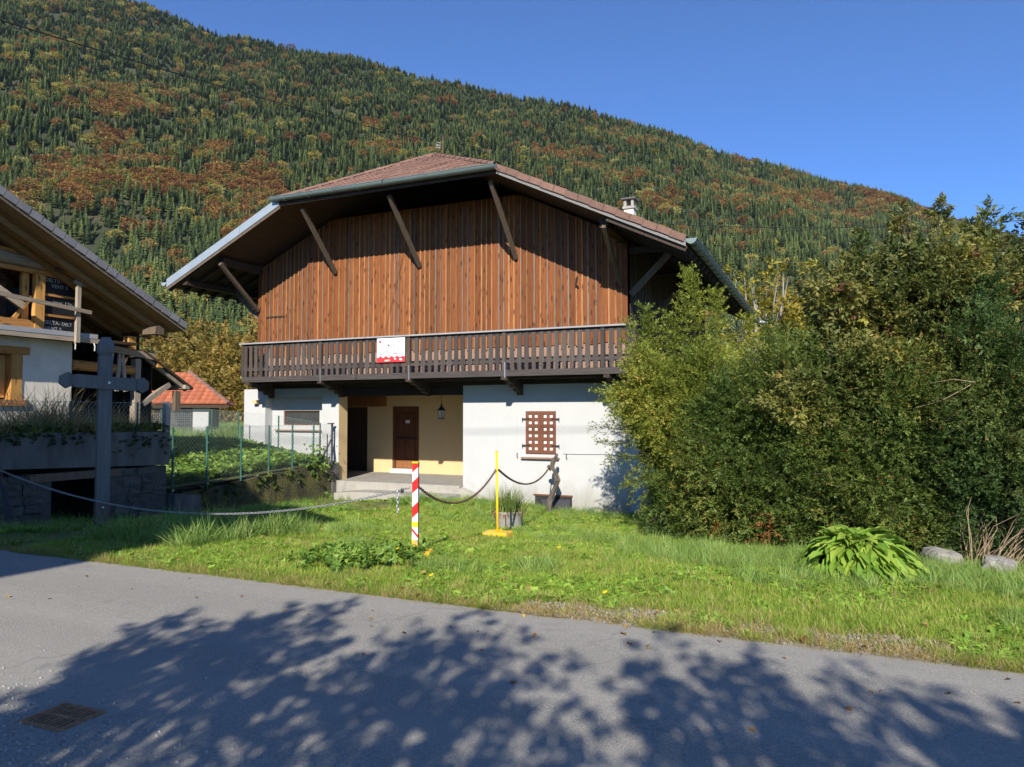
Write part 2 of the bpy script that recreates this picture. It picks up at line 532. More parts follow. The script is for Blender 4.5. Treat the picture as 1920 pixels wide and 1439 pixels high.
def link(name, data, parent=None, at=(0, 0, 0), mat=None, rot=None, scale=None):
    """object whose origin stands at world point `at`"""
    o = bpy.data.objects.new(name, data)
    COL.objects.link(o)
    at = Vector(at)
    if parent is not None:
        o.parent = parent
        o.location = at - wpos(parent)
    else:
        o.location = at
    if rot is not None:
        o.rotation_euler = rot
    if scale is not None:
        o.scale = scale if isinstance(scale, (tuple, list)) else (scale,) * 3
    WPOS[o.name] = at
    if mat is not None and data is not None:
        if len(data.materials) == 0:
            data.materials.append(M(mat))
    return o


def obj(name, mb, mat, parent=None, smooth=False, at=None):
    if at is None:
        at = wpos(parent) if parent is not None else (0, 0, 0)
    me = mb.mesh(name, at)
    if smooth:
        me.polygons.foreach_set('use_smooth', [True] * len(me.polygons))
    return link(name, me, parent, at, mat)


def thing(name, at, label, cat, group=None):
    return tag(link(name, None, None, at), label, cat, group)


def B(x0, x1, y0, y1, z0, z1):
    return MB().box(x0, x1, y0, y1, z0, z1)


def arrays_mesh(name, V, F, rndv=None):
    """numpy mesh: V (n,3), F (m,k)"""
    me = bpy.data.meshes.new(name)
    k = F.shape[1]
    me.vertices.add(len(V))
    me.vertices.foreach_set('co', np.ascontiguousarray(V, dtype=np.float32).ravel())
    me.loops.add(F.size)
    me.loops.foreach_set('vertex_index', np.ascontiguousarray(F, dtype=np.int32).ravel())
    me.polygons.add(len(F))
    me.polygons.foreach_set('loop_start', np.arange(0, F.size, k, dtype=np.int32))
    me.polygons.foreach_set('loop_total', np.full(len(F), k, dtype=np.int32))
    me.update(calc_edges=True)
    if rndv is not None:
        a = me.attributes.new('rnd', 'FLOAT', 'FACE')
        a.data.foreach_set('value', np.ascontiguousarray(rndv, dtype=np.float32))
    return me


def frames(D, roll, up=np.array([0, 0, 1.0])):
    """rotation matrices whose first column is D"""
    D = D / np.linalg.norm(D, axis=1, keepdims=True)
    U = np.tile(up, (len(D), 1))
    bad = np.abs(D[:, 2]) > 0.97
    U[bad] = (0, 1, 0)
    S = np.cross(U, D)
    S /= np.linalg.norm(S, axis=1, keepdims=True)
    N = np.cross(D, S)
    c, s = np.cos(roll)[:, None], np.sin(roll)[:, None]
    S2 = S * c + N * s
    N2 = -S * s + N * c
    return np.stack([D, S2, N2], axis=2)


def stamp(TV, TF, P, RM, sc, rv=None):
    """stamp a template (TV, TF) at points P with rotations RM and scales sc"""
    n = len(P)
    V = np.einsum('nij,vj->nvi', RM, TV) * sc[:, None, None] + P[:, None, :]
    F = TF[None] + (np.arange(n) * len(TV))[:, None, None]
    rr = np.repeat(rng.random(n) if rv is None else rv, len(TF))
    return V.reshape(-1, 3), F.reshape(-1, TF.shape[1]), rr


def merge(parts):
    Vs, Fs, Rs, o = [], [], [], 0
    for V, F, r in parts:
        Vs.append(V)
        Fs.append(F + o)
        Rs.append(r)
        o += len(V)
    return np.concatenate(Vs), np.concatenate(Fs), np.concatenate(Rs)


# leaf templates (quads), leaf axis along +X, length about 1
def tpl_spray(n=9, needle=0.26, w=0.055, droop=0.12, seed=1):
    r = np.random.default_rng(seed)
    V, F = [], []

    def q(a, b, c, d):
        o = len(V)
        V.extend([a, b, c, d])
        F.append((o, o + 1, o + 2, o + 3))
    q((0, -.012, 0), (1, -.006, -droop), (1, .006, -droop), (0, .012, 0))
    for i in range(2 * n):
        t = r.uniform(.04, 1.0)
        L = needle * (1 - 0.5 * t) * r.uniform(.55, 1.45)
        a = R(r.uniform(12, 68)) * (1 if r.random() < .5 else -1)
        x0, z0 = t, -droop * t * t
        dx, dy = math.cos(a) * L, math.sin(a) * L
        dz = r.uniform(-.16, .16)
        ww = w * r.uniform(.55, 1.1)
        px, py = -math.sin(a) * ww, math.cos(a) * ww
        tz = r.uniform(-.6, .6) * ww
        q((x0 - px * .4, -py * .4, z0), (x0 + dx * .5 - px, dy * .5 - py, z0 + dz * .5 - tz), (x0 + dx, dy, z0 + dz), (x0 + dx * .5 + px, dy * .5 + py, z0 + dz * .5 + tz))
    return np.array(V), np.array(F)


def tpl_leaf(w=0.42, fold=0.10, droop=0.22):
    V = [(0, 0, 0), (.5, -w / 2, fold), (.5, 0, -.02), (.5, w / 2, fold), (1, 0, -droop)]
    F = [(0, 1, 4, 2), (0, 2, 4, 3)]
    return np.array(V, float), np.array(F)


def tpl_cluster(n=5, seed=2, w=0.42, spread=1.0, lsize=0.5):
    """a twig end with n leaves"""
    r = np.random.default_rng(seed)
    LV, LF = tpl_leaf(w)
    P = np.stack([r.uniform(0, .55, n), r.uniform(-.12, .12, n), r.uniform(-.1, .1, n)], 1)
    D = np.stack([r.uniform(.2, 1, n), r.uniform(-spread, spread, n), r.uniform(-.6, .35, n)], 1)
    V, F, _ = stamp(LV, LF, P, frames(D, r.uniform(-.6, .6, n)), np.full(n, lsize) * r.uniform(.75, 1.2, n))
    tv = np.array([(0, -.008, 0), (.55, -.005, 0), (.55, .005, 0), (0, .008, 0)])
    V2 = np.concatenate([V, tv])
    F2 = np.concatenate([F, np.array([[0, 1, 2, 3]]) + len(V)])
    return V2, F2


def shell_points(n, c, r, inner=0.55, up=0.35, jitter=0.35, zmin=None, lump=0.18):
    """points through the outer part of an uneven ellipsoid with outward directions"""
    d = rng.normal(size=(n, 3))
    d /= np.linalg.norm(d, axis=1, keepdims=True)
    lum = 1 + lump * np.sin(d[:, 0] * 5.1 + c[0] * 3) * np.sin(d[:, 1] * 4.3 + c[1]) + lump * np.sin(d[:, 2] * 6.2 + c[2] * 2 + d[:, 0] * 3)
    rad = (inner + (1 - inner) * rng.random(n) ** 0.6) * lum
    P = np.array(c) + d * np.array(r) * rad[:, None]
    D = d / np.array(r)
    D /= np.linalg.norm(D, axis=1, keepdims=True)
    D = D + np.array([0, 0, up]) + rng.normal(size=(n, 3)) * jitter
    if zmin is not None:
        k = P[:, 2] > zmin
        P, D = P[k], D[k]
    return P, D


# ------------------------------------------------------------------ geometry-node scatter (stuff only)
HIDDEN = {}


def tcol(name, meshes):
    """unlinked collection of template meshes"""
    c = bpy.data.collections.new(name)
    for i, (me, mat) in enumerate(meshes):
        o = bpy.data.objects.new('%s_%02d' % (name, i), me)
        if len(me.materials) == 0:
            me.materials.append(M(mat))
        c.objects.link(o)
    HIDDEN[name] = c
    return c


def scatter(name, P, rot, scl, idx, coll, label=None, cat=None, parent=None):
    """one object that instances the templates of `coll` at points P"""
    me = bpy.data.meshes.new(name)
    n = len(P)
    me.vertices.add(n)
    me.vertices.foreach_set('co', np.ascontiguousarray(P, dtype=np.float32).ravel())
    a = me.attributes.new('rot', 'FLOAT_VECTOR', 'POINT')
    a.data.foreach_set('vector', np.ascontiguousarray(rot, dtype=np.float32).ravel())
    a = me.attributes.new('scl', 'FLOAT_VECTOR', 'POINT')
    s3 = np.repeat(scl[:, None], 3, 1) if scl.ndim == 1 else scl
    a.data.foreach_set('vector', np.ascontiguousarray(s3, dtype=np.float32).ravel())
    a = me.attributes.new('idx', 'INT', 'POINT')
    a.data.foreach_set('value', np.ascontiguousarray(idx, dtype=np.int32))
    me.update()
    o = bpy.data.objects.new(name, me)
    COL.objects.link(o)
    if parent is not None:
        o.parent = parent
        o.location = -wpos(parent)
    ng = bpy.data.node_groups.new('scatter_' + name, 'GeometryNodeTree')
    ng.interface.new_socket('Geometry', in_out='INPUT', socket_type='NodeSocketGeometry')
    ng.interface.new_socket('Geometry', in_out='OUTPUT', socket_type='NodeSocketGeometry')
    N = ng.nodes.new
    gi, go = N('NodeGroupInput'), N('NodeGroupOutput')
    iop, ci = N('GeometryNodeInstanceOnPoints'), N('GeometryNodeCollectionInfo')
    ci.inputs['Collection'].default_value = coll
    ci.inputs['Separate Children'].default_value = True
    ci.inputs['Reset Children'].default_value = True
    iop.inputs['Pick Instance'].default_value = True

    def attr(nm, typ):
        nd = N('GeometryNodeInputNamedAttribute')
        nd.data_type = typ
        nd.inputs['Name'].default_value = nm
        return nd.outputs['Attribute']
    e2r = N('FunctionNodeEulerToRotation')
    L = ng.links.new
    L(attr('rot', 'FLOAT_VECTOR'), e2r.inputs[0])
    L(gi.outputs[0], iop.inputs['Points'])
    L(ci.outputs[0], iop.inputs['Instance'])
    L(attr('idx', 'INT'), iop.inputs['Instance Index'])
    L(e2r.outputs[0], iop.inputs['Rotation'])
    L(attr('scl', 'FLOAT_VECTOR'), iop.inputs['Scale'])
    L(iop.outputs[0], go.inputs[0])
    md = o.modifiers.new('scatter', 'NODES')
    md.node_group = ng
    tag(o, label, cat, None, 'stuff')
    return o


# ------------------------------------------------------------------ terrain
YF = 18.18            # farmhouse facade plane
ROAD_Y0, ROAD_Y1 = -2.3, 6.0


def sm(t):
    t = np.clip(t, 0, 1)
    return t * t * (3 - 2 * t)


def bumpy(X, Y, s=1.0):
    return (np.sin(X * 1.7 * s + 1.3) * np.sin(Y * 2.1 * s + .4) + .6 * np.sin(X * 4.3 * s + Y * 1.9 * s) + .4 * np.sin(Y * 5.3 * s - X * 2.2 * s + 2)) * .5


def gz(X, Y):
    """lawn height"""
    X, Y = np.asarray(X, float), np.asarray(Y, float)
    amp = .56 + .24 * np.clip((X + 10) / 4, 0, 1)
    z = -amp * sm((Y - 6.2) / 11.5)
    z = z + .030 * bumpy(X, Y) * sm((Y - 6.0) / 1.2) + .02 * sm((Y - 5.95) / .3)
    z = z - .17 * sm((-10.9 - X) / 1.3) * sm((Y - 6.6) / 1.2)
    # kept under the road and behind it
    z = np.where(Y < 5.95, -.012, z)
    z = np.where(Y < ROAD_Y0 + .1, -.012 + .25 * sm((ROAD_Y0 - Y) / 4), z)
    return z


def garden_z(X, Y):
    a = .05 + .25 * np.clip((Y - 12) / 6, 0, 1)
    t = sm((-14.0 - X) / 4.5)
    return a * (1 - t) + .86 * t + .03 * bumpy(X, Y)


def terrace_z(X, Y):
    return 1.40 + .03 * bumpy(X, Y) + .10 * sm((-14 - X) / 3)


def grid_mesh(xs, ys, fz):
    XX, YY = np.meshgrid(xs, ys)
    V = np.stack([XX.ravel(), YY.ravel(), fz(XX, YY).ravel()], 1)
    nx, ny = len(xs), len(ys)
    i = np.arange(nx * ny).reshape(ny, nx)
    F = np.stack([i[:-1, :-1], i[:-1, 1:], i[1:, 1:], i[1:, :-1]], 2).reshape(-1, 4)
    return V, F


def structure(name, V, F, mat, smooth=True):
    me = arrays_mesh(name, V, F)
    if smooth:
        me.polygons.foreach_set('use_smooth', np.ones(len(me.polygons), bool))
    o = link(name, me, None, (0, 0, 0), mat)
    o['kind'] = 'structure'
    return o


def build_ground():
    xs = np.concatenate([[-1500, -600, -250, -120, -60, -35, -25, -20, -17], np.arange(-15, 7, .2), [8, 10, 14, 20, 35, 60, 120, 250, 600, 1500]])
    ys = np.concatenate([[-900, -300, -100, -40, -20, -12, -8, -5, -3, -2.2, 0, 3, 5, 5.7], np.arange(5.94, 19, .2), [20, 23, 27, 34, 45, 60, 90, 140, 220, 330, 600, 1500]])

    def fz(X, Y):
        z = gz(X, Y)
        # valley behind the houses lies low so that the hill rises from it
        return z
    V, F = grid_mesh(xs, ys, fz)
    structure('ground', V, F, 'soil')
    # road, slightly cambered, ragged outer edge
    xs = np.concatenate([[-160, -80, -50, -35, -25], np.arange(-20, 9, .12), [12, 20, 35, 60, 120]])
    ts = np.linspace(0, 1, 40)
    XX, TT = np.meshgrid(xs, ts)
    edge = ROAD_Y1 + .045 * np.sin(xs * .8 + 1) + .02 * np.sin(xs * 3.1) + .012 * np.sin(xs * 9.7 + 2) + .10 * np.exp(-((xs + 6.9) / 1.6) ** 2) - .10 * np.clip((xs + .5) / 2, 0, 1)
    YY = ROAD_Y0 + TT * (edge[None, :] - ROAD_Y0)
    ZZ = .012 + .035 * (1 - (2 * TT - 1) ** 2)
    V = np.stack([XX.ravel(), YY.ravel(), ZZ.ravel()], 1)
    i = np.arange(XX.size).reshape(XX.shape)
    F = np.stack([i[:-1, :-1], i[:-1, 1:], i[1:, 1:], i[1:, :-1]], 2).reshape(-1, 4)
    structure('road', V, F, 'asphalt')
    # garden bed level and barn terrace level
    V, F = grid_mesh(np.concatenate([[-130, -90, -60, -45, -35, -28, -24], np.arange(-22, -13.9, .25), [-13.98]]), np.concatenate([np.arange(10.9, 18.0, .3), [18.1]]), garden_z)
    structure('garden_ground', V, F, 'soil')
    V, F = grid_mesh(np.array([-130, -90, -60, -45, -35, -28, -24, -21, -19, -17.66]), np.array([18.1, 20, 23, 27, 34, 50, 80, 130]), garden_z)
    structure('meadow_ground', V, F, 'meadow')
    V, F = grid_mesh(np.concatenate([[-60, -40, -28, -22], np.arange(-18, -12.75, .25), [-12.70]]), np.concatenate([[-3, 0, 3], np.arange(4, 10.95, .25), [10.95]]), terrace_z)
    structure('terrace_ground', V, F, 'soil')


build_ground()

# ------------------------------------------------------------------ hillside
HD0, HD1 = 350.0, 1400.0
RIDGE = np.array([(-1200, -420), (-700, -270), (-300, -150), (0, -62), (270, 8), (400, 52), (600, 94), (760, 128), (1000, 180), (1300, 262), (1500, 322), (1700, 378), (1920, 448), (2300, 560), (2900, 660), (3600, 720)], float)
CF, CR = np.array([-math.sin(TH), math.cos(TH)]), np.array([math.cos(TH), math.sin(TH)])


def hill_h(px, d):
    yr = np.interp(px, RIDGE[:, 0], RIDGE[:, 1])
    H1 = EYE + (778 - yr) / FPX * HD1
    t = (d - HD0) / (HD1 - HD0)
    g = np.where(t <= 1, .86 * t + .14 * t * t, 1 - .5 * (t - 1) * 1.5)
    lat = (px - 960) / FPX * d
    und = 9 * np.sin(lat * .013 + d * .004) + 6 * np.sin(lat * .031 - d * .011 + 1) + 4 * np.sin(d * .027 + lat * .007)
    return np.maximum(H1 * g + und * np.clip(t * 6, 0, 1) * np.clip((1.08 - t) * 6, .15, 1), -3)


def hill_xy(px, d):
    lat = (px - 960) / FPX * d
    return d * CF[0] + lat * CR[0], d * CF[1] + lat * CR[1]


def hill_trees_templates():
    r = np.random.default_rng(5)
    out = {}

    def spruce(seed, h=1.0):
        r = np.random.default_rng(seed)
        V, F = [], []
        nl = 15
        for i in range(nl):
            t = i / nl
            z = .06 + .90 * t
            rad = .225 * (1 - t) ** .8 * r.uniform(.8, 1.2) + .012
            nb = 9 if t < .6 else 6
            for k in range(nb):
                a = 2 * math.pi * (k + r.random()) / nb
                rr = rad * r.uniform(.7, 1.25)
                w = rr * .42
                dz = -.055 * (1 - t) * r.uniform(.5, 1.5) - .01
                ca, sa = math.cos(a), math.sin(a)
                o = len(V)
                V += [(0, 0, z + .055), (ca * rr * .6 - sa * w, sa * rr * .6 + ca * w, z + dz * .4), (ca * rr, sa * rr, z + dz), (ca * rr * .6 + sa * w, sa * rr * .6 - ca * w, z + dz * .4)]
                F.append((o, o + 1, o + 2, o + 3))
        V += [(-.02, 0, .9), (.02, 0, .9), (.004, 0, 1.03), (-.004, 0, 1.03)]
        o = len(V) - 4
        F.append((o, o + 1, o + 2, o + 3))
        return np.array(V), np.array(F)

    def round_tree(seed, n=430, rx=.36, rz=.38):
        r = np.random.default_rng(seed)
        LV, LF = tpl_leaf(.8, .1, .2)
        d = r.normal(size=(n, 3))
        d /= np.linalg.norm(d, axis=1, keepdims=True)
        lum = 1 + .22 * np.sin(d[:, 0] * 5 + seed) * np.sin(d[:, 1] * 4) + .18 * np.sin(d[:, 2] * 6 + seed)
        P = np.array([0, 0, .60]) + d * np.array([rx, rx, rz]) * ((.55 + .45 * r.random(n)) * lum)[:, None]
        D = d + r.normal(size=(n, 3)) * .7
        V, F, _ = stamp(LV, LF, P, frames(D, r.uniform(0, 6, n)), r.uniform(.05, .105, n))
        return V, F

    out['spruce'] = [spruce(s) for s in (1, 2, 3, 4)]
    out['round'] = [round_tree(s) for s in (11, 12, 13)]
    return out


def ridge_limit(px):
    """image row above which the far slope is not hidden by the houses and bushes"""
    return np.interp(px, [0, 345, 346, 430, 525, 800, 930, 1290, 1420, 1520, 1700, 1920], [340, 590, 560, 455, 385, 300, 318, 450, 600, 430, 380, 380])


def build_hill():
    pxs = np.concatenate([np.linspace(-1200, -400, 14), np.linspace(-350, 2300, 110), np.linspace(2400, 3600, 14)])
    ds = np.concatenate([[300, 325], np.linspace(350, 1400, 90), [1450, 1550, 1750]])
    PX, DD = np.meshgrid(pxs, ds)
    X, Y = hill_xy(PX, DD)
    Z = np.where(DD < HD0, -4.0, hill_h(PX, DD))
    V = np.stack([X.ravel(), Y.ravel(), Z.ravel()], 1)
    i = np.arange(PX.size).reshape(PX.shape)
    F = np.stack([i[:-1, :-1], i[:-1, 1:], i[1:, 1:], i[1:, :-1]], 2).reshape(-1, 4)
    structure('hill', V, F, 'forest_floor')
    T = hill_trees_templates()
    # tree stand: one point per ~50 m2
    n = 62000
    lo, hi = -420, 2340
    px = rng.uniform(lo, hi, n)
    d = np.sqrt(rng.uniform(HD0 ** 2 * .92, (HD1 + 45) ** 2, n))
    d[:4500] = rng.uniform(338, 540, 4500)
    X, Y = hill_xy(px, d)
    Z = hill_h(px, d)
    lat = (px - 960) / FPX * d
    row = 778 - (Z - EYE) / d * FPX

    def nz(a, b, s, o):
        return np.sin(a * s + o) * np.sin(b * s * 1.3 + o * 2) + .6 * np.sin(a * s * 2.3 + b * s * 1.1 + o) + .4 * np.sin(a * s * 4.1 - b * s * 3.7 + o * 3)
    f = .75 * nz(lat, d * .8, .017, .7) + .45 * nz(lat, d, .05, 2.1) + .38 * rng.normal(size=n)
    # beech belts: thick low on the left, thinner band across the middle right, few near the ridge
    low_left = np.exp(-((row - 350) / 110) ** 2) * np.clip((760 - px) / 300, 0, 1)
    band = np.exp(-((row - (265 + .16 * (px - 900))) / 55) ** 2) * np.clip((px - 850) / 350, 0, 1)
    mid = np.exp(-((row - 170) / 70) ** 2) * np.clip((520 - px) / 300, 0, 1)
    score = f * .72 + (.75 + .35 * nz(lat, d, .009, 3.3)) * low_left + .74 * band + .24 * mid - .22 * np.clip((190 - (row - np.interp(px, RIDGE[:, 0], RIDGE[:, 1]))) / 120, 0, 1)
    kind = np.where(score > 1.06, 1, 0)                      # 1 beech
    yl = rng.random(n)
    kind = np.where((kind == 1) & (yl < .06), 2, kind)       # yellow
    kind = np.where((kind == 1) & (yl > .86), 3, kind)       # olive
    kind = np.where((kind == 0) & (yl < .008 + .02 * np.clip((520 - px) / 400, 0, 1)), 2, kind)
    kind = np.where((kind == 0) & (yl > .984), 1, kind)
    clear = (nz(lat, d, .02, 4.2) > 1.62)                    # small clearings
    keep = ~clear
    px, d, X, Y, Z, kind, row = (a[keep] for a in (px, d, X, Y, Z, kind, row))
    n = len(px)
    big = rng.random(n)
    H = np.where(kind == 0, 7.5 + 11.0 * big ** 1.7, 8.8 + 6.0 * big)
    wid = np.where(kind == 0, rng.uniform(.85, 1.3, n), rng.uniform(1.15, 1.6, n))
    vis = (row - H / d * FPX < ridge_limit(px)) & (px > 0) & (px < 1920) & (row - H / d * FPX * .4 < ridge_limit(px) + 10)
    order = np.argsort(d)
    indiv = np.zeros(n, bool)
    want = {0: 230, 1: 110, 2: 40, 3: 40}
    for j in order:
        if vis[j] and want[kind[j]] > 0:
            want[kind[j]] -= 1
            indiv[j] = True
    # templates as meshes
    sp = [arrays_mesh('spruce_crown', V, F) for V, F in T['spruce']]
    mats = ['hill_spruce', 'hill_beech', 'hill_yellow', 'hill_olive']
    rd = {}
    for k in (1, 2, 3):
        rd[k] = [arrays_mesh('leaf_crown', V, F) for V, F in T['round']]
        for m in rd[k]:
            m.materials.append(M(mats[k]))
    for m in sp:
        m.materials.append(M('hill_spruce'))
    # the mass
    mass = ~indiv
    labels = [('spruce_forest', 'mass of dark green spruces covering the far hillside'), ('beech_forest', 'rust brown beeches mixed into the far forest'), ('larch_forest', 'scattered yellow autumn trees in the far forest'), ('olive_forest', 'olive green leafy trees in the far forest')]
    for k in range(4):
        s = mass & (kind == k)
        m = int(s.sum())
        coll = tcol('tpl_' + labels[k][0], [(x, mats[k]) for x in (sp if k == 0 else rd[k])])
        P = np.stack([X[s], Y[s], Z[s] - .3], 1)
        rot = np.zeros((m, 3))
        rot[:, 2] = rng.uniform(0, 6.28, m)
        rot[:, :2] = rng.normal(0, .03, (m, 2))
        sc = np.stack([H[s] * wid[s], H[s] * wid[s], H[s]], 1)
        scatter(labels[k][0], P, rot, sc, rng.integers(0, 4 if k == 0 else 3, m), coll, labels[k][1], 'forest')
    # single trees: largest in view
    trunk = MB().tube([(0, 0, -.06), (0, 0, .35), (0, 0, .9)], [.014, .010, .003], 5).mesh('trunk')
    trunk.materials.append(M('bark_pale'))
    nm = ['spruce_tree', 'beech_tree', 'yellow_birch_tree', 'olive_tree_of_the_hill']
    nm = ['spruce_tree', 'beech_tree', 'birch_tree', 'ash_tree']
    lb = ['dark green spruce standing low on the forested hillside', 'rust brown autumn beech low on the forested hillside', 'bright yellow autumn tree low on the forested hillside', 'olive green leafy tree low on the forested hillside']
    gr = ['spruces low on the hillside', 'brown beeches low on the hillside', 'yellow trees low on the hillside', 'olive trees low on the hillside']
    ct = ['spruce', 'beech', 'tree', 'tree']
    for j in np.nonzero(indiv)[0]:
        k = int(kind[j])
        t = tag(link(nm[k], None, None, (X[j], Y[j], Z[j] - .3)), lb[k], ct[k], gr[k])
        t.scale = (H[j] * wid[j], H[j] * wid[j], H[j])
        t.rotation_euler = (0, 0, rng.uniform(0, 6.28))
        me = sp[rng.integers(0, 4)] if k == 0 else rd[k][rng.integers(0, 3)]
        for nme, m in (('trunk', trunk), ('crown', me)):
            c = bpy.data.objects.new(nme, m)
            COL.objects.link(c)
            c.parent = t


build_hill()


# ------------------------------------------------------------------ farmhouse
XRI, ZRI, KS = -10.95, 9.5, .462
XLE, XRE, YE, YB, YAP, ZH = -18.87, -3.0, 16.18, 30.3, 18.85, 7.88
XHL, XHR = XRI - (ZRI - ZH) / KS, XRI + (ZRI - ZH) / KS


KSR = .487
XHR = XRI + (ZRI - ZH) / KSR


def zroof(x):
    return ZRI - (KS if x < XRI else KSR) * abs(x - XRI)


def build_house():
    H = thing('farmhouse', (-11.2, YF, -.6), 'large alpine farmhouse with brown board gable, long balcony and white ground floor', 'house')
    # --- ground floor walls
    m = B(-9.6, -4.82, YF, 30.0, -1.3, 2.57)
    wall = obj('wall', m, 'plaster_white', H)
    m = MB()
    m.box(-17.64, -16.75, YF, 18.62, -1.0, 2.57)           # left pier
    m.box(-16.75, -14.50, YF, 18.62, 2.30, 2.57)           # lintel over the niche
    zs = [(-1.0, 1.42), (1.88, 2.297)]
    for a, b in zs:
        m.box(-16.747, -14.503, 18.50, 18.62, a, b)
    m.box(-16.747, -16.28, 18.50, 18.62, 1.422, 1.878)
    m.box(-14.85, -14.503, 18.50, 18.62, 1.422, 1.878)
    m.box(-17.64, -16.6, 18.622, 30.0, -1.0, 2.57)
    obj('wall', m, 'plaster_white', H)
    pil = MB()
    pil.box(-14.50, -13.87, YF, 18.60, -1.0, 2.30)
    pil.box(-14.50, -13.87, YF, 18.60, 2.302, 2.57)
    obj('pillar', pil, 'plaster_white', H)
    # window in the niche
    w = obj('window', B(-16.25, -14.88, 18.575, 18.59, 1.45, 1.85), 'glass_dark', H)
    f = MB()
    f.box(-16.28, -14.85, 18.54, 18.60, 1.423, 1.46)
    f.box(-16.28, -14.85, 18.54, 18.60, 1.845, 1.878)
    f.box(-16.28, -16.245, 18.54, 18.60, 1.462, 1.843)
    f.box(-14.885, -14.85, 18.54, 18.60, 1.462, 1.843)
    obj('frame', f, 'door_wood', w)
    obj('window_ledge', B(-16.58, -14.6, 18.40, 18.498, 1.235, 1.275), 'wall_tan', w)
    # --- entrance recess
    m = MB()
    m.box(-16.6, -15.96, 21.3, 21.5, -.6, 2.5)
    m.box(-15.96, -15.02, 21.3, 21.5, 2.02, 2.5)
    m.box(-15.02, -13.99, 21.3, 21.5, -.6, 2.5)
    m.box(-13.99, -12.93, 21.3, 21.5, 2.04, 2.5)
    m.box(-12.93, -9.6, 21.3, 21.5, -.6, 2.5)
    obj('recess_wall', m, 'plaster_beige', H)
    obj('recess_wall', B(-13.868, -13.862, YF + .004, 18.60, -.6, 2.3), 'plaster_beige', H)
    obj('recess_wall', B(-9.612, -9.603, YF + .05, 21.3, -.6, 2.3), 'plaster_beige', H)
    obj('ceiling', B(-16.6, -9.6, 18.45, 21.5, 2.50, 2.57), 'dark_wood', H)
    obj('lintel_beam', B(-13.87, -9.602, YF + .02, 18.45, 2.31, 2.568), 'dark_wood', H)
    for i in range(24):                                     # slatted box over the side door
        x = -15.98 + i * .073
        obj('slat', B(x, x + .062, 20.95, 21.0, 2.04, 2.36), 'slat_wood', H)
    obj('slat_box', B(-15.98, -14.23, 21.0, 21.298, 2.03, 2.37), 'slat_wood', H)
    # side door
    d = obj('door', B(-15.95, -15.03, 21.36, 21.41, -.2, 2.02), 'dark_door_wood', H)
    for i in range(6):
        x = -15.94 + i * .151
        obj('plank', B(x, x + .142, 21.335, 21.36, -.16, 2.0), 'dark_door_wood', d)
    # front door
    d = obj('door', B(-13.98, -12.94, 21.38, 21.42, -.08, 2.03), 'door_wood', H)
    f = MB()
    f.box(-13.98, -13.88, 21.33, 21.379, -.08, 2.03)
    f.box(-13.04, -12.94, 21.33, 21.379, -.08, 2.03)
    f.box(-13.88, -13.04, 21.33, 21.379, 1.86, 2.03)
    obj('frame', f, 'door_wood', d)
    for z0, z1 in ((.98, 1.78), (.30, .90)):
        for x0, x1 in ((-13.80, -13.49), (-13.43, -13.12)) if z0 < .5 else ((-13.80, -13.12),):
            obj('panel', MB().prism([(x0, z0), (x1, z0), (x1, z1), (x0, z1)], 21.35, 21.379, 'y'), 'door_wood', d)
    obj('door_rail', B(-13.85, -13.06, 21.325, 21.378, .905, .965), 'dark_door_wood', d)
    obj('kick_board', B(-13.86, -13.06, 21.34, 21.379, -.06, .2), 'slat_wood', d)
    obj('number_plate', B(-13.48, -13.32, 21.335, 21.349, 1.46, 1.57), 'ceramic_white', d)
    for k in range(3):
        obj('plate_line', B(-13.46, -13.34, 21.331, 21.3345, 1.48 + k * .028, 1.49 + k * .028), 'poster_grey', d)
    obj('handle', MB().tube([(-13.0, 21.32, .95), (-13.0, 21.27, .95), (-13.11, 21.27, .95)], .012, 6), 'black_metal', d)
    for i in range(4):
        x = -13.97 + i * .259
        obj('sill_tile', B(x, x + .253, 21.12, 21.42, -.22, -.082), 'ceramic_white', H)
    # terrace slab, ramp and steps
    t = obj('terrace', B(-16.55, -9.62, 18.0, 21.6, -.7, -.222), 'concrete', H)
    st = MB()
    st.prism([(-13.3, -.9), (-9.55, -.9), (-9.55, -.44), (-12.6, -.44), (-13.3, -.50)], 17.25, 17.998, 'y')
    obj('step', st, 'concrete', t)
    # cellar window, sheet metal cover, shutter
    obj('cellar_window', B(-7.42, -6.38, YF - .012, YF + .01, -.80, -.40), 'black_metal', H)
    cv = MB().add([(-7.25, YF - .03, -.50), (-6.40, YF - .03, -.47), (-6.40, YF - .30, -.86), (-6.92, YF - .30, -.88), (-7.25, YF - .06, -.50), (-6.40, YF - .06, -.47), (-6.40, YF - .33, -.86), (-6.92, YF - .33, -.88)],
                  [(0, 1, 2, 3), (4, 5, 6, 7), (0, 4, 5, 1), (1, 5, 6, 2), (2, 6, 7, 3), (3, 7, 4, 0)])
    obj('cellar_cover', cv, 'dark_steel', H)
    obj('lintel', B(-7.46, -6.36, YF - .03, YF + .01, -.398, -.36), 'shutter_wood', H)
    shutters = obj('shutter', B(-7.66, -6.83, YF - .014, YF + .003, .74, 1.83), 'poster_cream', H)
    shutters.data.materials.clear()
    shutters.data.materials.append(M('ceramic_white'))
    for sx in (-7.675, -7.245):
        x0, x1 = sx, sx + .425
        lf = MB()
        ww = .092
        gx = (x1 - x0 - 2 * ww) / 3
        cols = [x0, x0 + gx + ww, x0 + 2 * (gx + ww)]
        for c in cols:
            lf.box(c, c + gx, YF - .048, YF - .015, .72, 1.845)
        n, hh = 6, .088
        gap = (1.125 - n * hh) / (n + 1)
        for r_ in range(n + 1):
            z = .72 + r_ * (gap + hh)
            for c in cols[:2]:
                lf.box(c + gx, c + gx + ww, YF - .0475, YF - .0155, z, z + gap)
        obj('shutter_leaf', lf, 'shutter_wood', shutters)
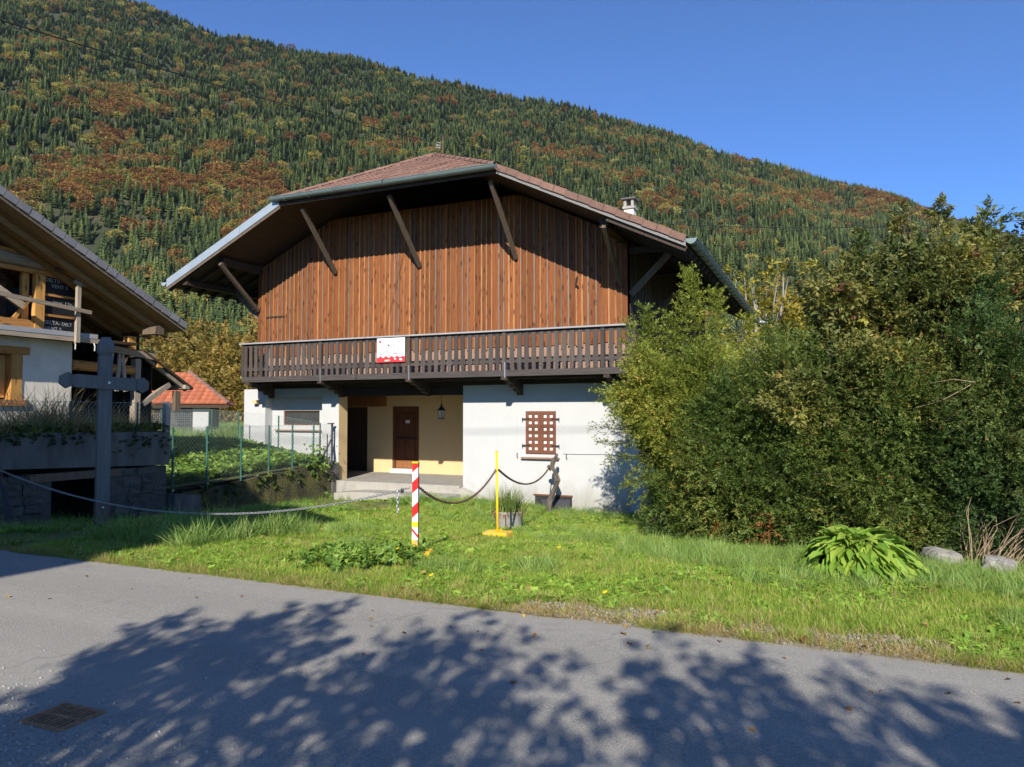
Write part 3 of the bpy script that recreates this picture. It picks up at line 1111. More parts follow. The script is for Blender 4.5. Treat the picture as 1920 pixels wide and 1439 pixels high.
    for z in (1.64, .93):
        for x0, x1 in ((-7.77, -7.55), (-6.94, -6.72)):
            hg = MB().box(x0, x1, YF - .062, YF - .049, z - .014, z + .014)
            hg.tube([(x0 if x0 < -7.3 else x1, YF - .055, z + .03), (x0 if x0 < -7.3 else x1, YF - .055, z - .06)], .012, 6)
            obj('hinge', hg, 'black_metal', shutters)
    obj('window_ledge', B(-7.80, -6.72, YF - .11, YF + .01, .575, .615), 'wall_tan', shutters)
    for x in (-7.93, -6.52):
        obj('shutter_stop', MB().tube([(x, YF - .03, .72), (x - .01, YF - .04, .64), (x + .015, YF - .03, .585)], .01, 5), 'black_metal', shutters)
    obj('wall_wire', MB().tube([(-6.62, YF - .012, .72), (-6.2, YF - .012, .715), (-5.5, YF - .012, .73), (-5.1, YF - .012, .70), (-4.84, YF - .012, .62)], .005, 4), 'cable_black', H)
    # sloped plinth at the wall's left foot
    obj('plinth', MB().add([(-9.6, YF - .004, -.26), (-9.6, YF - .004, -1.2), (-8.1, YF - .004, -1.2), (-8.35, YF - .004, -.72), (-9.6, YF - .22, -.30), (-9.6, YF - .22, -1.2), (-8.1, YF - .10, -1.2), (-8.35, YF - .08, -.74)],
                           [(0, 1, 2, 3), (4, 5, 6, 7), (0, 4, 5, 1), (1, 5, 6, 2), (2, 6, 7, 3), (3, 7, 4, 0)]), 'concrete', H)

    # --- upper floor: plaster strip, gable boards
    obj('upper_wall', B(-17.05, -4.9, YF + .03, YF + .2, 2.58, 3.7), 'wall_tan', H)
    for x0, x1 in ((-17.11, -17.01), (-4.95, -4.85)):
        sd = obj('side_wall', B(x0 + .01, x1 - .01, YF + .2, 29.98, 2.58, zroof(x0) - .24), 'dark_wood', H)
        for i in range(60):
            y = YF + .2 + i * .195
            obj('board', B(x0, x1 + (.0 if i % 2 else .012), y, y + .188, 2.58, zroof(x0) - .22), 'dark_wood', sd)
    sw = MB()
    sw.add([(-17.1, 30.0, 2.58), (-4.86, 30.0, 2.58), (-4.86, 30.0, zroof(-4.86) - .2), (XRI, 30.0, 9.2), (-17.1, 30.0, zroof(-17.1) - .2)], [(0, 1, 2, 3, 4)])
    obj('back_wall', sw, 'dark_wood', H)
    # loft floor keeps daylight out of the gap over the boards
    obj('loft_floor', B(-17.0, -5.0, YF + .25, 29.9, 6.9, 6.95), 'void_dark', H)
    g = MB().add([(-17.08, YF + .03, 3.7), (-4.88, YF + .03, 3.7), (-4.88, YF + .03, zroof(-4.88) - .25), (-7.7, YF + .03, 7.74), (-14.2, YF + .03, 7.74), (-17.08, YF + .03, zroof(-17.08) - .25)], [(0, 1, 2, 3, 4, 5)])
    clad = obj('gable_wall', g, 'dark_wood', H)
    x = -17.11
    i = 0
    while x < -4.9:
        w = rnd.choice([.17, .19, .21, .23, .16]) * .95
        x1 = min(x + w, -4.86)
        zb = 3.60 + rnd.uniform(-.02, .03)

        def ztop(xx):
            return min(7.79, zroof(xx) - .22)
        y0 = YF - .002 - rnd.uniform(0, .006)
        y1 = YF + .027
        a, b = x + .004, x1 - .004
        bm_ = MB().add([(a, y0, zb), (b, y0, zb), (b, y0, ztop(b)), (a, y0, ztop(a)), (a, y1, zb), (b, y1, zb), (b, y1, ztop(b)), (a, y1, ztop(a))],
                       [(0, 1, 2, 3), (7, 6, 5, 4), (0, 4, 5, 1), (1, 5, 6, 2), (2, 6, 7, 3), (3, 7, 4, 0)])
        obj('board', bm_, 'board_wood', clad, at=((a + b) / 2, YF, 3.6))
        if x1 < -4.95:
            bw = rnd.uniform(.014, .024)
            zt = ztop(x1) - .02
            zb2 = 3.54 + rnd.uniform(-.05, .05)
            yy = YF - .010
            mt = 'batten_gold' if rnd.random() < .58 else 'batten_grey'
            obj('batten', B(x1 - bw, x1 + bw, yy - .024, yy, zb2, zt), mt, clad, at=(x1, YF, 3.6))
        x = x1
        i += 1
    # loft hatch outline in the boards
    obj('hatch_rail', B(-16.75, -16.0, YF - .05, YF - .036, 4.86, 4.90), 'dark_wood', clad)
    obj('wall_hook', MB().tube([(-6.2, YF - .04, 5.38), (-6.2, YF - .12, 5.30), (-6.22, YF - .12, 5.16), (-6.17, YF - .05, 5.10)], .022, 6), 'black_metal', clad)

    # --- balcony
    yb0 = 17.08
    deck = MB()
    deck.box(-16.62, -4.45, yb0 + .06, YF - .002, 2.80, 2.86)
    bal = obj('balcony', deck, 'dark_wood', H)
    for k in range(6):
        y = yb0 + .075 + k * .18
        obj('floor_plank', B(-16.6, -4.47, y, y + .165, 2.862, 2.895), 'balcony_rail_wood', bal)
    obj('edge_beam', B(-16.68, -4.40, yb0, yb0 + .10, 2.74, 2.90), 'balcony_rail_wood', bal)
    obj('wall_beam', B(-17.05, -4.84, YF - .10, YF - .003, 2.575, 2.795), 'dark_wood', bal)
    for y in (17.4, 17.75):
        obj('joist', B(-16.6, -4.45, y, y + .09, 2.68, 2.799), 'dark_wood', bal)
    obj('handrail', B(-16.76, -4.35, yb0 - .06, yb0 + .09, 3.895, 3.935), 'handrail_wood', bal)
    obj('upper_rail', B(-16.68, -4.40, yb0 + .032, yb0 + .075, 3.80, 3.892), 'balcony_rail_wood', bal)
    obj('lower_rail', B(-16.68, -4.40, yb0 + .032, yb0 + .075, 3.09, 3.165), 'balcony_rail_wood', bal)
    prof = [(.050, 0), (.046, .06), (.062, .085), (.044, .13), (.052, .165), (.090, .178), (.074, .27), (.060, .36), (.057, .52), (.066, .545), (.056, .57), (.059, .94)]
    pts = [(-w, z) for w, z in prof] + [(w, z) for w, z in reversed(prof)]
    me = MB().prism([(u, v) for u, v in pts], -.013, .013, 'y').mesh('baluster')
    me.materials.append(M('balcony_wood'))
    x = -16.55
    posts = [-13.72, -10.72, -7.84, -5.2]
    while x < -4.5:
        if min(abs(x - p) for p in posts) > .11:
            link('baluster', me, bal, (x, yb0 + .018, 2.905), rot=(rnd.uniform(-.01, .01), rnd.uniform(-.012, .012), 0))
        x += .203
    for p in posts + [-16.66, -4.44]:
        obj('post', B(p - .05, p + .05, yb0 - .008, yb0 + .09, 2.905, 3.893), 'balcony_wood', bal)
    for p in posts[:3]:
        obj('bracket_strap', B(p + .02, p + .055, yb0 - .03, yb0 - .009, 2.70, 3.10), 'galvanised', bal)
    # side rails
    for xx in (-16.66,):
        obj('handrail', B(xx - .05, xx + .07, yb0 + .095, YF - .004, 3.895, 3.933), 'balcony_wood', bal)
        for k in range(5):
            link('baluster', me, bal, (xx, yb0 + .2 + k * .2, 2.905), rot=(0, 0, R(90)))
    cor = [(yb0 - .02, 2.735), (YF, 2.735), (YF, 2.28), (YF - .10, 2.28), (YF - .14, 2.36), (YF - .32, 2.38), (YF - .38, 2.46), (YF - .56, 2.48), (YF - .64, 2.57), (YF - .85, 2.585), (YF - .92, 2.64), (yb0 - .02, 2.65)]
    for p in (-16.45, -13.72, -10.72, -7.84, -5.1):
        obj('corbel', MB().prism(cor, p - .075, p + .075, 'x'), 'dark_wood', bal)
    obj('drain_stub', MB().box(-17.15, -16.98, YF - .16, YF - .002, 2.1, 2.22), 'plaster_beige', H)

    # --- roof
    th = .15

    def slab(pts):
        n = len(pts)
        vs = [(x, y, z) for x, y, z in pts] + [(x, y, z - th) for x, y, z in pts]
        return vs, [tuple(range(n)), tuple(range(2 * n - 1, n - 1, -1))] + [(i, i + n, (i + 1) % n + n, (i + 1) % n) for i in range(n)]
    dk = MB()
    dk.add(*slab([(XLE, YE, zroof(XLE)), (XHL, YE, ZH), (XRI, YAP, ZRI), (XRI, YB, ZRI), (XLE, YB, zroof(XLE))]))
    dk.add(*slab([(XRE, YE, zroof(XRE)), (XRE, YB, zroof(XRE)), (XRI, YB, ZRI), (XRI, YAP, ZRI), (XHR, YE, ZH)]))
    dk.add(*slab([(XHL, YE, ZH), (XHR, YE, ZH), (XRI, YAP, ZRI)]))
    roof = obj('roof', dk, 'dark_wood_y', H)
    # tile covering of the long slopes (corrugated sheets of tile rows)
    for sgn, xe in ((-1, XLE), (1, XRE)):
        rows = MB()
        nrow = 22
        for r_ in range(nrow):
            t0, t1 = r_ / nrow, (r_ + 1) / nrow
            xa, xb = xe + (XRI - xe) * t0, xe + (XRI - xe) * t1
            xm = max(xa, xb) if sgn < 0 else min(xa, xb)
            # hip line limits the front of each row
            def yfront(xx):
                u = (abs(xx - XRI)) / (XHR - XRI)
                return YE if u >= 1 else YAP - (YAP - YE) * u
            ya = max(yfront(xa), yfront(xb)) + .10
            za, zb = zroof(xa) + .055, zroof(xb) + .02
            rows.add([(xa, ya, za), (xb, ya, zb), (xb, YB, zb), (xa, YB, za), (xa, ya, za - .05), (xa, YB, za - .05)], [(0, 1, 2, 3), (0, 3, 5, 4)])
        obj('tile_row_covering', rows, 'roof_sheet', roof)
    # hip tiles, each its own piece
    e1 = Vector((1, 0, 0))
    up = Vector((0, YAP - YE, ZRI - ZH))
    Ls = up.length
    e2 = up.normalized()
    e3 = e1.cross(e2).normalized()
    tw, tl = .305, .40
    tm = MB()
    ns = 8
    for k in range(ns):
        def hgt(u):
            return .028 * math.sin(u * 2 * math.pi * 1.0 - .6) ** 2 + .012
        u0, u1 = k / ns, (k + 1) / ns
        x0, x1 = (u0 - .5) * tw, (u1 - .5) * tw
        a, b = hgt(u0), hgt(u1)
        tm.add([(x0, 0, a + .03), (x1, 0, b + .03), (x1, tl, b), (x0, tl, a), (x0, 0, a), (x1, 0, b)], [(0, 1, 2, 3), (4, 5, 1, 0)])
    tmesh = tm.mesh('tile', recalc=False)
    tmesh.materials.append(M('tile_brown'))
    rot = Matrix((e1, e2, e3)).transposed().to_euler()
    nr = 10
    step = Ls / nr
    org = Vector((XRI, YE - .05, ZH + .004))
    for r_ in range(nr):
        t = r_ * step
        half = ((XHR - XHL) / 2) * (1 - (t + .12) / Ls)
        n = int((half * 2) / .30)
        if n < 1:
            continue
        wst = half * 2 / n
        for k in range(n):
            xx = -half + (k + .5) * wst
            p = org + e2 * t + e1 * (xx + ((XHL + XHR) / 2 - XRI) * (1 - t / Ls)) + e3 * rnd.uniform(0, .010)
            link('tile', tmesh, roof, p, rot=(rot.x + rnd.uniform(-.02, .02), rot.y, rot.z + rnd.uniform(-.012, .012)), scale=(wst / tw * 1.015, 1, 1))
    # ridge caps along both hip lines and the ridge
    cm = MB()
    n = 7
    for k in range(n):
        a0, a1 = math.pi * k / n, math.pi * (k + 1) / n
        r0, r1 = .115, .095
        cm.add([(0, math.cos(a0) * r0, math.sin(a0) * r0 * .8), (0, math.cos(a1) * r0, math.sin(a1) * r0 * .8), (.42, math.cos(a1) * r1, math.sin(a1) * r1 * .8), (.42, math.cos(a0) * r1, math.sin(a0) * r1 * .8)], [(0, 1, 2, 3)])
    cmesh = cm.mesh('ridge_tile', recalc=False)
    cmesh.materials.append(M('tile_brown'))
    for A, Bp in ((Vector((XHL, YE - .03, ZH + .05)), Vector((XRI, YAP, ZRI + .05))), (Vector((XHR, YE - .03, ZH + .05)), Vector((XRI, YAP, ZRI + .05))), (Vector((XRI, YAP, ZRI + .05)), Vector((XRI, YB, ZRI + .05)))):
        d = Bp - A
        L = d.length
        q = d.to_track_quat('X', 'Z').to_euler()
        nn = int(L / .36)
        for k in range(nn):
            link('ridge_tile', cmesh, roof, A + d * (k / nn), rot=(q.x, q.y, q.z + rnd.uniform(-.02, .02)))
    # right verge: fascia board and L-shaped verge tiles
    fa = MB().add([(XHR, YE - .035, ZH - .02), (XRE, YE - .035, zroof(XRE) - .02), (XRE, YE - .035, zroof(XRE) - .165), (XHR, YE - .035, ZH - .165), (XHR, YE - .003, ZH - .02), (XRE, YE - .003, zroof(XRE) - .02), (XRE, YE - .003, zroof(XRE) - .165), (XHR, YE - .003, ZH - .165)],
                  [(0, 1, 2, 3), (7, 6, 5, 4), (0, 4, 5, 1), (1, 5, 6, 2), (2, 6, 7, 3), (3, 7, 4, 0)])
    obj('fascia', fa, 'fascia_grey', roof)
    nv = 15
    dv = Vector((XRE - XHR, 0, zroof(XRE) - ZH))
    lv = dv.length / nv
    vm = MB().prism([(0, .02), (.0, -.13), (.028, -.13), (.028, .02 - .03), (.30, -.01), (.30, .02)], 0, lv * 1.06, 'x').mesh('verge_tile')
    vm.materials.append(M('tile_brown'))
    va = -math.atan2(dv.z, dv.x)
    for k in range(nv):
        p = Vector((XHR, YE - .075, ZH + .06)) + dv * (k / nv)
        p.z += .012 * (k % 2)
        link('verge_tile', vm, roof, p, rot=(0, va - .018 + rnd.uniform(-.008, .008), 0))
    # left verge: pale sheet-metal flashing over a board
    nf = 3
    for k in range(nf):
        t0, t1 = k / nf, (k + 1) / nf - .002
        p0 = Vector((XLE, 0, zroof(XLE))).lerp(Vector((XHL, 0, ZH)), t0)
        p1 = Vector((XLE, 0, zroof(XLE))).lerp(Vector((XHL, 0, ZH)), t1)
        y0 = YE - .05 - .003 * k
        fl = MB().add([(p0.x, y0, p0.z + .09), (p1.x, y0, p1.z + .09), (p1.x, y0, p1.z - .16), (p0.x, y0, p0.z - .16), (p0.x, YE + .25, p0.z + .09), (p1.x, YE + .25, p1.z + .09)],
                      [(0, 1, 2, 3), (0, 4, 5, 1)])
        obj('verge_flashing', fl, 'zinc_light', roof)
    fb = MB()
    y0, y1 = YE - .035, YE - .004
    a, c_ = (XLE, zroof(XLE)), (XHL, ZH)
    fb.add([(a[0], y0, a[1] - .15), (c_[0], y0, c_[1] - .15), (c_[0], y0, c_[1] - .25), (a[0], y0, a[1] - .25), (a[0], y1, a[1] - .15), (c_[0], y1, c_[1] - .15), (c_[0], y1, c_[1] - .25), (a[0], y1, a[1] - .25)],
           [(0, 1, 2, 3), (7, 6, 5, 4), (0, 4, 5, 1), (1, 5, 6, 2), (2, 6, 7, 3), (3, 7, 4, 0)])
    obj('fascia', fb, 'brace_wood', roof)
    # gutters
    def gutter(p, q, r_, mat):
        p, q = Vector(p), Vector(q)
        d = (q - p).normalized()
        s = d.cross(Vector((0, 0, 1))).normalized()
        g = MB()
        n = 10
        vs, fs = [], []
        for c in (p, q):
            for k in range(n + 1):
                a = math.pi * k / n
                vs.append(c + s * math.cos(a) * r_ - Vector((0, 0, 1)) * math.sin(a) * r_)
        for k in range(n):
            fs.append((k, k + 1, n + 2 + k, n + 1 + k))
        fs.append(tuple(range(n + 1)))
        fs.append(tuple(range(n + 1, 2 * n + 2)))
        g.add(vs, fs)
        for e in (-1, 1):
            g.tube([p + s * e * r_, q + s * e * r_], .014, 6)
        return obj('gutter', g, mat, roof)
    gg = gutter((XHL - .20, YE - .14, ZH + .04), (XHR + .03, YE - .14, ZH + .02), .115, 'zinc_dark')
    for k in range(9):
        xx = XHL + .3 + k * .83
        obj('gutter_hook', MB().tube([(xx, YE - .14 + .125 * math.cos(a), ZH + .03 - .125 * math.sin(a)) for a in np.linspace(0, math.pi, 8)], .010, 5), 'zinc_dark', gg)
    obj('fascia', B(XHL, XHR, YE - .028, YE - .004, ZH - .17, ZH - .005), 'dark_wood', roof)
    gg = gutter((XRE + .12, YE - .05, zroof(XRE) - .0), (XRE + .12, YB + .25, zroof(XRE) - .12), .12, 'zinc_dark')
    for k in range(24):
        yy = YE + .2 + k * .58
        obj('gutter_hook', MB().tube([(XRE + .12 + .128 * math.cos(a), yy, zroof(XRE) - .0 - k * .005 - .128 * math.sin(a)) for a in np.linspace(0, math.pi, 8)], .011, 5), 'dark_steel', gg)
    obj('gutter_end_pipe', MB().tube([(XRE + .12, YB + .2, zroof(XRE) - .16), (XRE + .55, YB + .3, zroof(XRE) - .24)], .06, 8), 'zinc_light', gg)
    gutter((XLE - .12, YE - .05, zroof(XLE) - .0), (XLE - .12, YB, zroof(XLE) - .1), .11, 'zinc_light')
    # soffit boards under the overhangs, purlins and rafters
    for k in range(26):
        for xe, xw in ((XLE, -17.15), (XRE, -4.82)):
            y = YE + .03 + k * .56
            z0, z1 = zroof(xe) - th - .06, zroof(xw) - th - .06
            obj('rafter', MB().beam((xe, y + .05, z0), (xw, y + .05, z1), .09, .115), 'dark_wood', roof)
    for xx in (-17.0, -13.85, -10.95, -7.9, -4.97):
        if abs(xx - XRI) > 3.3:
            z = zroof(xx) - th - .14
            obj('purlin', B(xx - .10, xx + .10, YE + .30, YF + .4, z - .13, z + .10), 'dark_wood_y', roof)
    for (xb, zb, xt, zt) in ((-17.06, 5.10, -16.95, zroof(-17.0) - .40), (-14.0, 6.10, -13.85, 7.62), (-11.0, 6.05, -10.93, 7.64), (-7.95, 6.02, -7.9, 7.64), (-5.02, 5.05, -4.95, zroof(-4.95) - .40)):
        obj('brace', MB().beam((xb, YF - .06, zb), (xt, YE + .22, zt), .095, .115), 'brace_wood', H)
    # eave frame on the right side
    for y in (18.35, 21.6, 25.0):
        obj('brace', MB().beam((-4.82, y, 4.85), (-3.62, y, 6.02), .12, .14), 'brace_wood', H)
        obj('tie_beam', MB().beam((-4.86, y, 5.98), (-3.30, y, 5.98), .13, .15), 'dark_wood', H)
        obj('brace', MB().beam((-17.14, y, 4.85), (-18.3, y, 5.9), .12, .14), 'brace_wood', H)
    obj('eave_beam', B(-3.72, -3.54, YE + .1, YB - .2, 5.79, 5.96), 'dark_wood_y', H)
    obj('eave_beam', B(-18.35, -18.17, YE + .1, YB - .2, 5.74, 5.90), 'dark_wood_y', H)
    # chimney
    ch = MB().box(-6.21, -5.90, 22.86, 23.2, 6.6, 8.40)
    c0 = obj('chimney', ch, 'plaster_barn', H)
    for x_, y_ in ((-6.22, 22.85), (-5.98, 22.85), (-6.22, 23.12), (-5.98, 23.12)):
        obj('chimney_pillar', B(x_, x_ + .085, y_, y_ + .085, 8.482, 8.70), 'concrete', c0)
    obj('chimney_slab', B(-6.25, -5.86, 22.81, 23.25, 8.402, 8.48), 'concrete', c0)
    obj('chimney_cap', B(-6.29, -5.82, 22.77, 23.29, 8.702, 8.75), 'concrete_old', c0)
    # service mast
    ms = MB().tube([(-10.66, 18.85, 9.2), (-10.66, 18.85, 10.08)], .022, 8)
    mo = obj('service_mast', ms, 'rusty_metal', H)
    for dz in (0, .12, .24):
        obj('insulator', MB().tube([(-10.72, 18.80, 9.72 + dz * .6), (-10.82, 18.72, 9.72 + dz * .6)], [.018, .026], 7), 'concrete', mo)
    return H


build_house()


def build_house_extras():
    # lantern in the recess
    lx, ly, lz = -11.1, 19.6, 1.62
    t = thing('lantern', (lx, ly, lz), 'black lantern with glass panes hanging in the entrance recess', 'lantern')
    obj('rod', MB().tube([(lx, ly, lz + .42), (lx, ly, lz + .885)], .008, 5), 'black_metal', t)
    cap = MB()
    vs = []
    for r_, z in ((.15, .26), (.06, .36), (.03, .40)):
        for k in range(6):
            a = k * math.pi / 3
            vs.append((lx + r_ * math.cos(a), ly + r_ * math.sin(a), lz + z))
    fs = [(r_ * 6 + k, r_ * 6 + (k + 1) % 6, (r_ + 1) * 6 + (k + 1) % 6, (r_ + 1) * 6 + k) for r_ in range(2) for k in range(6)]
    cap.add(vs, fs + [tuple(range(6)), tuple(range(12, 18))])
    obj('cap', cap, 'black_metal', t)
    obj('finial', MB().tube([(lx, ly, lz + .39), (lx, ly, lz + .44), (lx, ly, lz + .47)], [.03, .035, .01], 8), 'black_metal', t)
    for k in range(6):
        a, b = k * math.pi / 3, (k + 1) * math.pi / 3
        p = [(lx + r_ * math.cos(c), ly + r_ * math.sin(c), lz + z) for r_, z, c in ((.085, .02, a), (.085, .02, b), (.125, .255, b), (.125, .255, a))]
        obj('pane', MB().quad(*p), 'lamp_glass', t)
        obj('bar', MB().tube([p[0], p[3]], .008, 5), 'black_metal', t)
    ring = [(lx + .09 * math.cos(k * math.pi / 6), ly + .09 * math.sin(k * math.pi / 6), lz + .01) for k in range(13)]
    obj('base_ring', MB().tube(ring, .014, 5), 'black_metal', t)
    # banner on the railing
    x0, x1, z0, z1, y = -11.71, -10.80, 3.20, 3.87, 17.035
    t = thing('banner', ((x0 + x1) / 2, y, z0), 'white square banner with red lower edge tied to the balcony railing', 'banner')
    obj('sheet', B(x0, x1, y - .006, y, z0, z1), 'poster_white', t)
    n = 16
    top = [(x1 - (x1 - x0) * k / n, z0 + .15 + .022 * math.sin(k * 1.9) + .012 * math.sin(k * 4.1)) for k in range(n + 1)]
    pr = [(x0, z0), (x1, z0)] + top
    obj('red_band', MB().prism(pr, y - .0095, y - .0065, 'y'), 'poster_red', t)
    W, Hh = x1 - x0, z1 - z0

    def blot(cx, cz, rx, rz, mat, n=9, seed=0):
        r = random.Random(seed)
        pts = [(x0 + cx * W + rx * W * math.cos(2 * math.pi * k / n) * r.uniform(.6, 1.2), z0 + cz * Hh + rz * Hh * math.sin(2 * math.pi * k / n) * r.uniform(.6, 1.2)) for k in range(n)]
        obj('print', MB().prism(pts, y - .0125, y - .0105, 'y'), mat, t)
    blot(.12, .85, .06, .075, 'poster_red', 5, 3)
    blot(.43, .70, .05, .05, 'poster_blue', 7, 4)
    blot(.60, .68, .05, .09, 'poster_grey', 8, 5)
    blot(.80, .84, .11, .035, 'poster_grey', 8, 6)
    blot(.52, .80, .12, .03, 'poster_grey', 8, 7)
    blot(.36, .62, .05, .05, 'poster_grey', 8, 8)
    blot(.62, .47, .045, .04, 'poster_grey', 7, 9)
    blot(.36, .46, .06, .07, 'poster_grey', 7, 14)
    blot(.15, .335, .06, .035, 'poster_brown', 9, 10)
    blot(.33, .35, .05, .03, 'poster_brown', 9, 11)
    blot(.68, .35, .10, .04, 'poster_brown', 9, 12)
    blot(.47, .39, .03, .06, 'poster_brown', 7, 13)
    blot(.38, .08, .10, .05, 'poster_cream', 6, 15)
    blot(.66, .13, .05, .045, 'poster_white', 6, 16)
    blot(.86, .10, .055, .06, 'poster_white', 6, 17)


build_house_extras()


# ------------------------------------------------------------------ barn on the left
def text_mesh(s, size):
    cu = bpy.data.curves.new('txt', 'FONT')
    cu.body = s
    cu.size = size
    cu.extrude = .001
    o = bpy.data.objects.new('txt', cu)
    COL.objects.link(o)
    bpy.context.view_layer.update()
    me = bpy.data.meshes.new_from_object(o.evaluated_get(bpy.context.evaluated_depsgraph_get()))
    bpy.data.objects.remove(o)
    return me


def build_barn():
    XG, XV = -15.5, -14.25
    yr, zr, ye = 6.4, 6.90, 12.72
    ks = .482

    def zt(y):
        return zr - ks * abs(y - yr)
    T = thing('barn', (-18, 8.5, 1.4), 'half-renovated barn with bare timbers, black membrane panels and wide open eaves', 'barn')
    y0w, y1w = 2.2, 10.80
    w = MB()
    w.box(XG - .35, XG, y0w, 8.55, 1.1, 3.36)
    w.box(XG - .35, XG, 9.72, y1w, 1.1, 3.36)
    w.box(XG - .35, XG, 8.55, 9.72, 1.1, 2.02)
    w.box(XG - .35, XG, 8.55, 9.72, 3.05, 3.36)
    obj('wall', w, 'plaster_barn', T)
    obj('back_wall', B(-24, -23.6, 1.2, 13.4, 1.0, 4.2), 'dark_wood', T)
    obj('side_wall', B(-23.6, XG - .36, 10.5, 10.78, 1.0, 4.9), 'dark_wood', T)
    obj('front_side_wall', B(-23.6, XG, 1.6, 2.2, 1.0, 4.4), 'plaster_barn', T)
    # ground floor window
    wi = obj('window', B(XG - .24, XG - .22, 8.6, 9.6, 2.1, 3.0), 'glass_dark', T)
    obj('lintel', B(XG - .2, XG + .03, 8.3, 9.86, 3.0, 3.16), 'fresh_wood_y', wi)
    obj('frame', B(XG - .22, XG + .02, 9.50, 9.72, 2.06, 2.998), 'fresh_wood', wi)
    obj('frame', B(XG - .22, XG + .02, 8.40, 8.62, 2.06, 2.998), 'fresh_wood', wi)
    obj('sill', B(XG - .22, XG + .06, 8.35, 9.8, 1.93, 2.058), 'fresh_wood_y', wi)
    obj('casement', B(XG - .20, XG - .16, 9.30, 9.48, 2.1, 2.98), 'fresh_wood', wi)
    obj('curtain', B(XG - .21, XG - .205, 8.95, 9.1, 2.1, 2.98), 'curtain', wi)
    # platform edge
    pl = obj('platform', B(XG - .3, XG + .45, 1.2, 12.1, 3.38, 3.44), 'dark_wood_y', T)
    obj('edge_board', B(XG + .45, XG + .49, 1.2, 11.05, 3.43, 3.53), 'handrail_wood', pl)
    obj('edge_board', B(XG + .452, XG + .482, 1.2, 11.25, 3.33, 3.427), 'grey_beam_y', pl)
    ps = obj('post', MB().beam((XG + .55, 10.52, 3.30), (XG + .53, 10.54, 4.70), .075, .085), 'grey_beam', pl)
    obj('rail', MB().beam((XG + .62, 4.0, 4.46), (XG + .62, 10.78, 3.98), .045, .08), 'grey_beam_y', pl)
    obj('rail_stub', MB().beam((XG + .55, 10.42, 4.62), (XG + .55, 10.74, 4.56), .05, .08), 'grey_beam_y', pl)
    for y in (10.5, 10.95):
        obj('hook', MB().tube([(XG + .5, y, 3.33), (XG + .52, y + .01, 3.26), (XG + .5, y + .02, 3.16)], .012, 5), 'ceramic_white', pl)
    # upper wall: framing, opening with old tiles behind, membrane panels
    obj('beam', MB().tube([(XG + .06, 3.0, 5.12), (XG + .06, 9.0, 4.98), (XG + .05, 10.62, 4.90)], [.13, .13, .10], 8), 'grey_beam_y', T)
    obj('beam', MB().beam((XG - .02, 3.0, 5.22), (XG - .02, 10.4, 5.10), .12, .12), 'fresh_wood_y', T)
    obj('beam', MB().beam((XG + .03, 3.0, 4.84), (XG + .03, 10.95, 4.76), .1, .09), 'fresh_wood_y', T)
    obj('post', B(XG - .06, XG + .06, 9.92, 10.12, 3.45, 4.74), 'fresh_wood', T)
    obj('post', B(XG - .16, XG - .07, 9.72, 9.86, 3.45, 4.74), 'fresh_wood', T)
    obj('bottom_board', B(XG - .02, XG + .03, 3.0, 9.91, 3.45, 3.74), 'fresh_wood_y', T)
    obj('brace', MB().beam((XG - .05, 9.55, 3.74), (XG - .05, 9.9, 4.25), .05, .08), 'fresh_wood', T)
    obj('strut', MB().beam((XG + .2, 8.6, 4.55), (XG + .25, 9.55, 3.98), .07, .14), 'grey_beam_y', T)
    old = MB()
    for i in range(10):
        for j in range(14):
            z, y = 3.5 + i * .15, 7.4 + j * .19
            old.box(XG - 1.2, XG - 1.16 + .02 * (j % 2), y, y + .18, z, z + .14)
    o_ = obj('old_tiles', old, 'tile_brown', T)
    o_['kind'] = 'stuff'
    # three membrane panels between battens with their print
    pz = [(3.46, 3.86), (3.92, 4.30), (4.36, 4.74)]
    for a, b in pz:
        obj('membrane_panel', B(XG - .03, XG - .01, 10.125, 10.86, a, b), 'tyvek_black', T)
    for z in (3.865, 4.305):
        obj('batten', B(XG - .03, XG + .03, 10.125, 10.83, z, z + .05), 'fresh_wood_y', T)
        obj('batten_end', B(XG - .02, XG + .04, 10.84, 10.90, z + .005, z + .055), 'fresh_wood', T)
    d1, d2, d3 = text_mesh('DELTA-', .115), text_mesh('VENT S', .115), text_mesh('DELT', .10)
    for m_ in (d1, d2, d3):
        m_.materials.clear()
        m_.materials.append(M('print_white'))
    xr = XG - .007
    for me, y, z, flip in ((d1, 10.15, 4.62, 0), (d2, 10.30, 4.50, 0), (d1, 10.55, 4.20, 1), (d3, 10.83, 4.22, 1), (d1, 10.135, 3.70, 0), (d2, 10.18, 3.57, 0), (d3, 10.55, 3.70, 0)):
        link('lettering', me, T, (xr, y, z), rot=(R(90), R(180) if flip else 0, R(90)))
    # roof
    def slope_slab(ya, yb, x0, x1, lift, th):
        return MB().add([(x0, ya, zt(ya) + lift), (x1, ya, zt(ya) + lift), (x1, yb, zt(yb) + lift), (x0, yb, zt(yb) + lift), (x0, ya, zt(ya) + lift - th), (x1, ya, zt(ya) + lift - th), (x1, yb, zt(yb) + lift - th), (x0, yb, zt(yb) + lift - th)],
                        [(0, 1, 2, 3), (7, 6, 5, 4), (0, 4, 5, 1), (1, 5, 6, 2), (2, 6, 7, 3), (3, 7, 4, 0)])
    rf = obj('roof', slope_slab(yr, ye, -24.5, XV, -.06, .05), 'slate_verge', T)
    obj('far_slope', slope_slab(yr - .01, .1, -24.5, XV, -.06, .16), 'slate_verge', rf)
    for k in range(12):
        x1 = XV - .02 - k * .235
        obj('soffit_board', slope_slab(yr, ye - .05, x1 - .225, x1, -.115 - .006 * (k % 2), .03), 'soffit_plank', rf)
    obj('soffit', slope_slab(yr, ye - .05, -24.4, XV - 2.86, -.115, .03), 'soffit_plank', rf)
